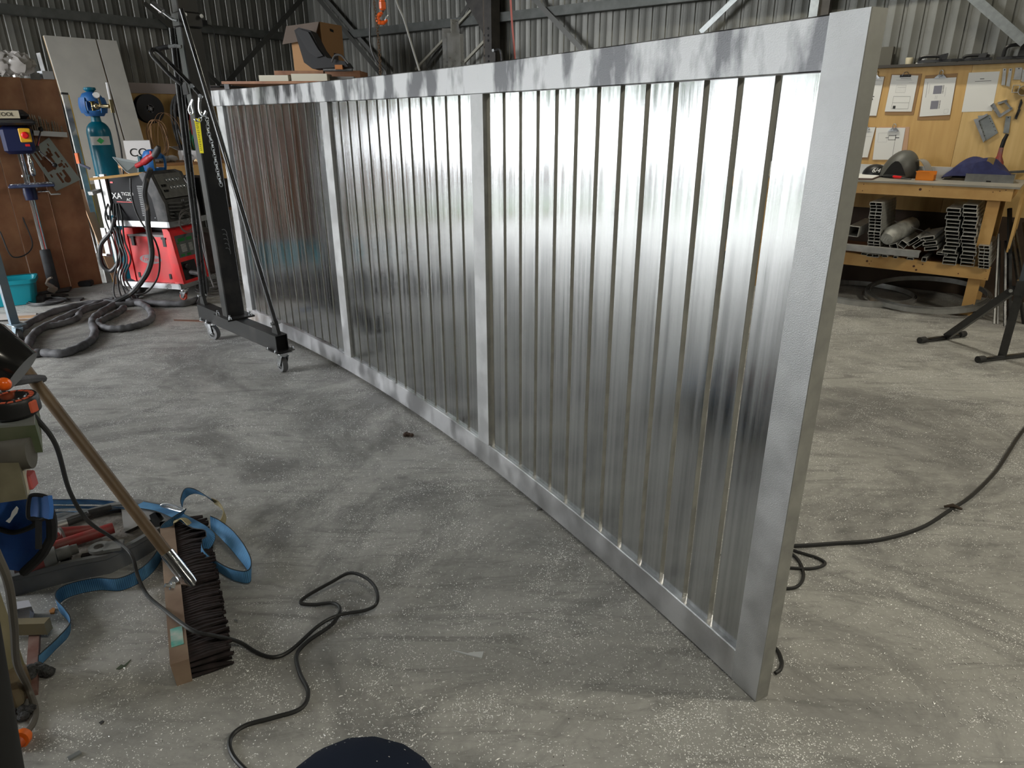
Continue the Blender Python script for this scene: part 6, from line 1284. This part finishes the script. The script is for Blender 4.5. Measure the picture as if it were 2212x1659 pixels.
ft=Vector((kc.x+.01,kc.y-.14,0)); part(B().tube(spline([ft+Vector((0,-.08,.07)),ft+Vector((0,.0,.075)),ft+Vector((0,.10,.06)),ft+Vector((0,.17,.045))],4),[.05]*4+[.055]*4+[.05]*4+[.04],14),'boot',rubber,pr)
matte('satin_black_case',.12); matte('black_plastic',.3)
# ================================================================ TOP BACKGROUND
# columns
cm=M('rusty_brown_column',(.07,.055,.04),.6,.3,col2=(.13,.11,.085),ns=7); dkc=M('dark_column',(.018,.016,.014),.55,col2=(.04,.035,.03),ns=8)
co=E('steel_column',WP(3.95,.2,0),'brown and black punched steel column standing against the back wall','column')
part(wbox(3.86,3.965,.14,.20,0,4.85),'flange',cm,co); part(wbox(3.965,4.08,.13,.30,0,4.85),'web',dkc,co)
hb=B()
for z_ in (2.28,2.34,2.52,2.58,2.66): hb.lathe(WP(4.03,.301,z_),[(.016,0),(.016,.001)],D2,12)
for z_ in (2.36,2.46,2.60): hb.lathe(WP(3.885,.2005,z_),[(.016,0),(.016,.001)],D2,12)
part(hb,'punched_holes',inm,co,kind='stuff')
part(B().prism([WP(3.86,.17,3.0),WP(3.86,.17,2.62),WP(3.40,.17,3.25),WP(3.46,.17,3.4)],D2*.03),'knee_brace',dkc,co)
part(wbox(4.08,4.14,.26,.30,2.25,2.40),'side_bracket',dkc,co)
q=WP(4.13,.3,2.40); part(B().tube(spline([q,q+D1*.06+Z*.01,q+D1*.10-Z*.03,q+D1*.13-Z*.25]),.018,8),'bracket_arm',black_steel,co)
part(B().lathe(q+D2*.02,[(.02,0),(.018,.015)],D2,10),'bracket_bolt',zinc,co)
c2=E('steel_column',WP(8.0,.15,0),'pale and dark steel column on the back wall above the gate end','column')
part(wbox(7.93,8.01,.03,.16,0,4.85),'flange',galv,c2); part(wbox(8.01,8.10,.03,.12,0,4.85),'web',dkc,c2)
# braces on walls
def wl_(px,py,off=.16): return hit(px,py,P0+D1*off,D1)
def wk_(px,py,off=.16): return hit(px,py,P0+D2*off,D2)
def brace(a,c,w,mat,lab,n,flat=True,ext=.35): 
    v=(c-a)*ext; b=B().bar(a-v,c,w,.006 if flat else w,up=n); return b.mk('wall_brace',mat,label=lab,cat='brace')
brs=M('brace_dark',(.055,.055,.05),.5,.4); pal=M('brace_pale',(.30,.29,.24),.5,.3)
brace(wl_(648,2),wl_(486,184),.07,brs,'dark flat brace rising right across the left wall near the corner',D1)
brace(wl_(338,30),wl_(410,95),.06,brs,'short dark brace crossing above the girt behind the hoist',D1)
brace(wl_(405,118),wl_(476,184),.06,brs,'dark brace running down behind the hoist to the black tray',D1,ext=0)
brace(wk_(690,0),wk_(822,160,.16),.07,brs,'dark flat brace falling right beside the cardboard carton',D2)
brace(wk_(700,-6,.10),wk_(836,152,.10),.06,M('brace_mid',(.10,.10,.095),.5,.4),'second brace lying beside the one right of the carton',D2)
brace(wk_(1035,4),wk_(898,150),.028,pal,'thin pale tube brace rising to the column from the left',D2,False,.1)
brace(wk_(1059,76),wk_(1002,136),.032,pal,'short pale tube brace just left of the column',D2,False,.0)
brace(wk_(1020,-2,.08),wk_(922,146,.08),.05,brs,'dark flat brace behind the pale tube brace',D2)
brace(wk_(1158,2),wk_(1258,108),.06,M('brace_mid',(.10,.10,.095),.5,.4),'grey brace falling right of the column below the girt',D2)
brace(wk_(1583,2),wk_(1513,70),.055,galv,'galvanised strap brace rising right above the gate rail',D2,ext=.3)
brace(wk_(2108,0),wk_(2214,92),.075,galv,'punched galvanised strap brace above the pinboard',D2,ext=.3)
# black box and cord on the left wall
p=wl_(434,50,.20); B().box(p,(.16,.10,.07),ANG1).mk('transformer_box',blackp,label='small black box fixed to the girt right of the hoist',cat='box')
B().tube(spline([wl_(x,y,.22) for x,y in ((445,52),(460,60),(464,80),(470,110),(472,140),(478,165),(477,182))],8),.006,6).mk('hanging_cable',cab,label='thin black cord hanging from the black box to the tray',cat='cord')
tr_=E('black_tray',wl_(490,186,.3),'thin black tray on the wall shelf above the far gate end','tray'); a,c=wl_(455,188,.2),wl_(527,190,.2); c.z=a.z
part(B().bar(a+D1*.12,c+D1*.12,.26,.02,up=Z),'tray',blackp,tr_); part(B().bar(a.lerp(c,.2)+D1*.12+Z*.02,a.lerp(c,.45)+D1*.12+Z*.02,.1,.02,up=Z),'silver_edge',zinc,tr_)
# loft rack in the corner with the carton, seat, planks, foam
rk=E('storage_rack',(-2.75,9.75,0),'tall storage rack in the corner holding the carton and seat','rack')
part(B().hexa([(x,y,z) for z in (2.0,2.03) for x,y in ((-3.55,9.1),(-1.95,9.1),(-1.95,10.4),(-3.55,10.4))]),'deck',darkwood,rk)
for x in (-3.5,-2.0):
    for y in (9.15,10.35): part(B().bar((x,y,0),(x,y,2.0),.06,.06,up=(0,1,0)),'post',black_steel,rk)
def cb(c,sx,sy,sz,rz,nm,mat,lab,cat,grp=None,bev=0): return B().box(Vector(c)+Z*sz/2,(sx,sy,sz),rz,bev=bev).mk(nm,mat,label=lab,cat=cat,group=grp)
p=pY(596,178,9.25); cb((p.x,9.3,2.03),.36,.25,.07,.0,'foam_sheet',cream,'pale curved foam sheet at the left of the loft rack','foam')
p=pY(672,175,9.25); cb((p.x,9.3,2.03),.44,.25,.085,.0,'foam_sheet',cream,'pale thick foam sheet in the middle of the loft rack','foam')
p=pY(735,172,9.3); cb((p.x,9.45,2.03),.30,.25,.06,.1,'foam_sheet',M('grey_foam',(.20,.20,.19),.8),'dull grey sheet at the right of the loft rack','foam')
p=pY(648,160,9.4); cb((p.x-.05,9.6,2.12),.62,.16,.05,.05,'plank',darkwood,'brown plank across the foam sheets on the loft rack, left one','plank'); cb((p.x+.25,9.75,2.12),.6,.16,.04,-.05,'plank',M('ochre_plank',(.20,.12,.05),.7),'ochre plank under the seat on the loft rack','plank')
# large carton
A=Vector((-2.98,9.98,2.19)); cc=E('large_carton',A,'large brown cardboard carton with an open flap in the loft corner','box')
# seen corner-on: long left face, right face with hand hole
k0=pY(700,140,9.55); kL=pY(635,140,9.95); kR=pY(745,140,9.95)
e1=Vector((kL.x-k0.x,kL.y-k0.y,0)); e2=Vector((kR.x-k0.x,kR.y-k0.y,0)); zb=2.17; zt2=pY(700,47,9.55).z
P8=[Vector((k0.x,k0.y,zb)),Vector((k0.x,k0.y,zb))+e1,Vector((k0.x,k0.y,zb))+e1+e2,Vector((k0.x,k0.y,zb))+e2]
part(B().hexa([P8[0],P8[3],P8[2],P8[1]]+[q+Z*(zt2-zb) for q in (P8[0],P8[3],P8[2],P8[1])]),'carton_body',cardboard,cc)
fl=[Vector((k0.x,k0.y,zt2)),Vector((k0.x,k0.y,zt2))+e1*1.08]; nrm=e1.cross(Z).normalized(); nrm=nrm if nrm.y<0 else -nrm
part(B().prism([fl[0]+nrm*.01,fl[1]+nrm*.01,fl[1]+nrm*.10-Z*.22,fl[0]+nrm*.10-Z*.20],nrm*.008),'flap',M('cardboard_inside',(.13,.10,.08),.8),cc)
n2=e2.cross(Z).normalized(); n2=n2 if n2.y<0 else -n2
part(B().prism([P8[0]+e2*f+Z*h+n2*.002 for f,h in ((.42,.50),(.58,.49),(.58,.46),(.42,.47))],n2*.001),'hand_hole',inm,cc)
part(B().prism([P8[0]+e2*f+Z*h+n2*.002 for f,h in ((.5,.22),(.7,.22),(.7,.0),(.5,.0))],n2*.002),'tape_patch',M('dark_tape',(.06,.05,.05),.5),cc)
B().box((k0.x-.0,k0.y+.25,2.10),(.9,.5,.14),.0).mk('plank_stack',darkwood,label='stacked dark planks under the large carton',cat='plank')
# seat
s0=pY(690,158,9.1); st_=E('tractor_seat',(s0.x,9.2,2.16),'black moulded machine seat on the loft rack before the carton','seat')
bk_=M('seat_black',(.012,.012,.013),.6)
def sb_(i,j): x=-.16+.06*j+.0*i; return Vector((s0.x-.20+.16*i*(1-.2*j)+.10*(1-j)**2,9.15+.30*j*0+.34*(i-.5)*0,2.18+.40*j))
prof=[(-.30,.40),(-.24,.43),(-.10,.40),(.0,.20),(.08,.10),(.30,.06),(.34,.0),(-.12,-.02),(-.22,.05)]
def pv(x,z,y): return Vector((s0.x+x*.95+.02,y,2.19+z))
part(B().prism([pv(x,z,9.15) for x,z in prof],Vector((0,.34,0))),'seat_shell',bk_,st_)
part(B().prism([pv(x,z,9.12) for x,z in ((-.27,.38),(-.23,.41),(-.12,.38),(-.02,.20),(.04,.12),(-.04,.10),(-.14,.16))],Vector((0,.03,0))),'side_bolster',M('seat_grey',(.03,.03,.032),.7),st_)
part(B().tube(spline([pv(.15,.05,9.1),pv(.2,.12,9.1),pv(.28,.12,9.1),pv(.36,.03,9.1)]),.012,8),'arm',dusty,st_)
cb((pY(734,163,9.15).x,9.15,2.16),.09,.06,.05,0,'orange_box',M('dark_orange_box',(.35,.12,.02),.6),'small orange and white packet beside the seat','packet')
a,c=pY(700,164,9.2),pY(762,160,9.2); c.z=a.z=2.16; B().tube([a,c],.02,10).mk('grey_tube',grey_steel,label='grey tube lying right of the seat on the rack',cat='tube')
# upright aluminium lengths standing behind the gate
def upr(px0,px1,pyt,Y,lab,grp=None,ch=False):
    a=pY(px0,pyt,Y); c=pY(px1,pyt,Y); w=c.x-a.x; cx=(a.x+c.x)/2; b=B()
    if ch:
        b.bar((cx,Y,0),(cx,Y,a.z),w,.006,up=(0,1,0)); b.bar((a.x,Y-.02,0),(a.x,Y-.02,a.z),.006,.045,up=(0,1,0)); b.bar((c.x,Y-.02,0),(c.x,Y-.02,a.z),.006,.045,up=(0,1,0))
    else: b.bar((cx,Y,0),(cx,Y,a.z),w,.05,up=(0,1,0),wall=.003)
    b.mk('aluminium_upright',alu,label=lab,cat='upright')
upr(955,974,62,6.9,'aluminium length standing behind the gate, leftmost of the four'); upr(974,990,42,7.05,'tallest aluminium channel standing behind the gate',ch=True); upr(966,993,72,6.8,'wide dull aluminium length standing in front of the tall channel'); upr(992,1001,74,6.9,'narrow pale aluminium length, rightmost of the four')
# chain hoist hook
hk=E('hoist_hook',pY(825,50,6.2),'orange lifting hook hanging on a hoist above the gate','hook'); om=M('orange_paint',(.85,.13,.015),.35)
def h6(x,y,Y=6.2): return pY(x,y,Y)
part(B().tube(spline([h6(826,27),h6(822,30),h6(816,37),h6(817,45),h6(823,49),h6(831,48),h6(836,42)],6),[.012]*6+[.017]*6+[.019]*6+[.019]*6+[.016]*6+[.012]*6+[.008],12),'hook',om,hk)
part(B().tube([h6(832,45),h6(836,36),h6(838,32)],[.008,.011,.004],8),'hook_tip',zinc,hk)
b=B(); b.tube([h6(826,26),h6(826,19)],[.012,.014],10); part(b,'swivel',M('rust_brown',(.15,.06,.03),.6),hk); part(B().box(h6(826,12),(.05,.05,.07),.3,bev=.012),'block',om,hk); part(B().tube([h6(825,4),h6(825,-6)],.022,10),'upper_block',om,hk)
part(links([h6(825,-4),h6(825,-140)],'c',zinc,None,.04,.005,.013),'load_chain',M('rusty_chain',(.16,.10,.06),.6,.5),hk)
hcn=E('hand_chain',pY(818,150,6.1),'thin rusty hand chain hanging left of the orange hook','chain')
part(links([pY(808,-160,6.1),pY(808,0,6.1),pY(815,60,6.1),pY(820,120,6.1),pY(822,170,6.1)],'c',zinc,None,.028,.003,.009),'chain_links',MATS['rusty_chain'],hcn)
B().tube(spline([pY(x,y,6.5) for x,y in ((802,-80),(800,0),(799,60),(801,100),(812,130),(826,145),(834,158),(834,185))],8),.009,8).mk('pendant_cable',cab,label='black pendant cable hanging left of the rusty chain',cat='cable')
B().tube(spline([pY(x,y,6.6) for x,y in ((850,-60),(856,0),(872,40),(884,80),(896,120),(910,165))],8),.009,8).mk('grey_lead',M('grey_lead',(.30,.30,.28),.6),label='grey lead hanging diagonally right of the orange hook',cat='cable')
B().tube(spline([pY(x,y,7.2) for x,y in ((1100,-60),(1103,0),(1106,50),(1110,95),(1114,150))],8),.009,8).mk('pink_cord',M('pink_cord',(.55,.16,.14),.6),label='pink cord hanging right of the punched column',cat='cord')
# ================================================================ LAMPS
lampm=M('lamp_diffuser',(.9,.9,.88),.5,emit=((1,.95,.86),6.))
def lamp(loc,power,ang,lab):
    loc=Vector(loc); t=E('ceiling_light',loc+Z*.03,lab,'light','long shed lights under the roof')
    part(B().box(loc+Z*.05,(1.3,.2,.07),ang,bev=.01),'housing',M('lamp_white',(.7,.7,.7),.4),t)
    part(B().box(loc+Z*.005,(1.24,.16,.02),ang),'diffuser',lampm,t)
    part(B().tube([loc+Z*.08,(loc.x,loc.y,HR)],.006,6),'suspension_rod',zinc,t)
    l=area('ceiling_lamp_light',loc-Z*.02,loc-Z*2,1.2,.15,power,(1,.94,.78)); l.rotation_euler=(0,0,ang)
for (x,y,pw,an),nm in zip(LAMPS,('beyond the near gate end','behind the gate','at the right rear','over the camera')): lamp((x,y,4.2),pw,an,'white linear shed light hanging from the roof, %s'%nm)
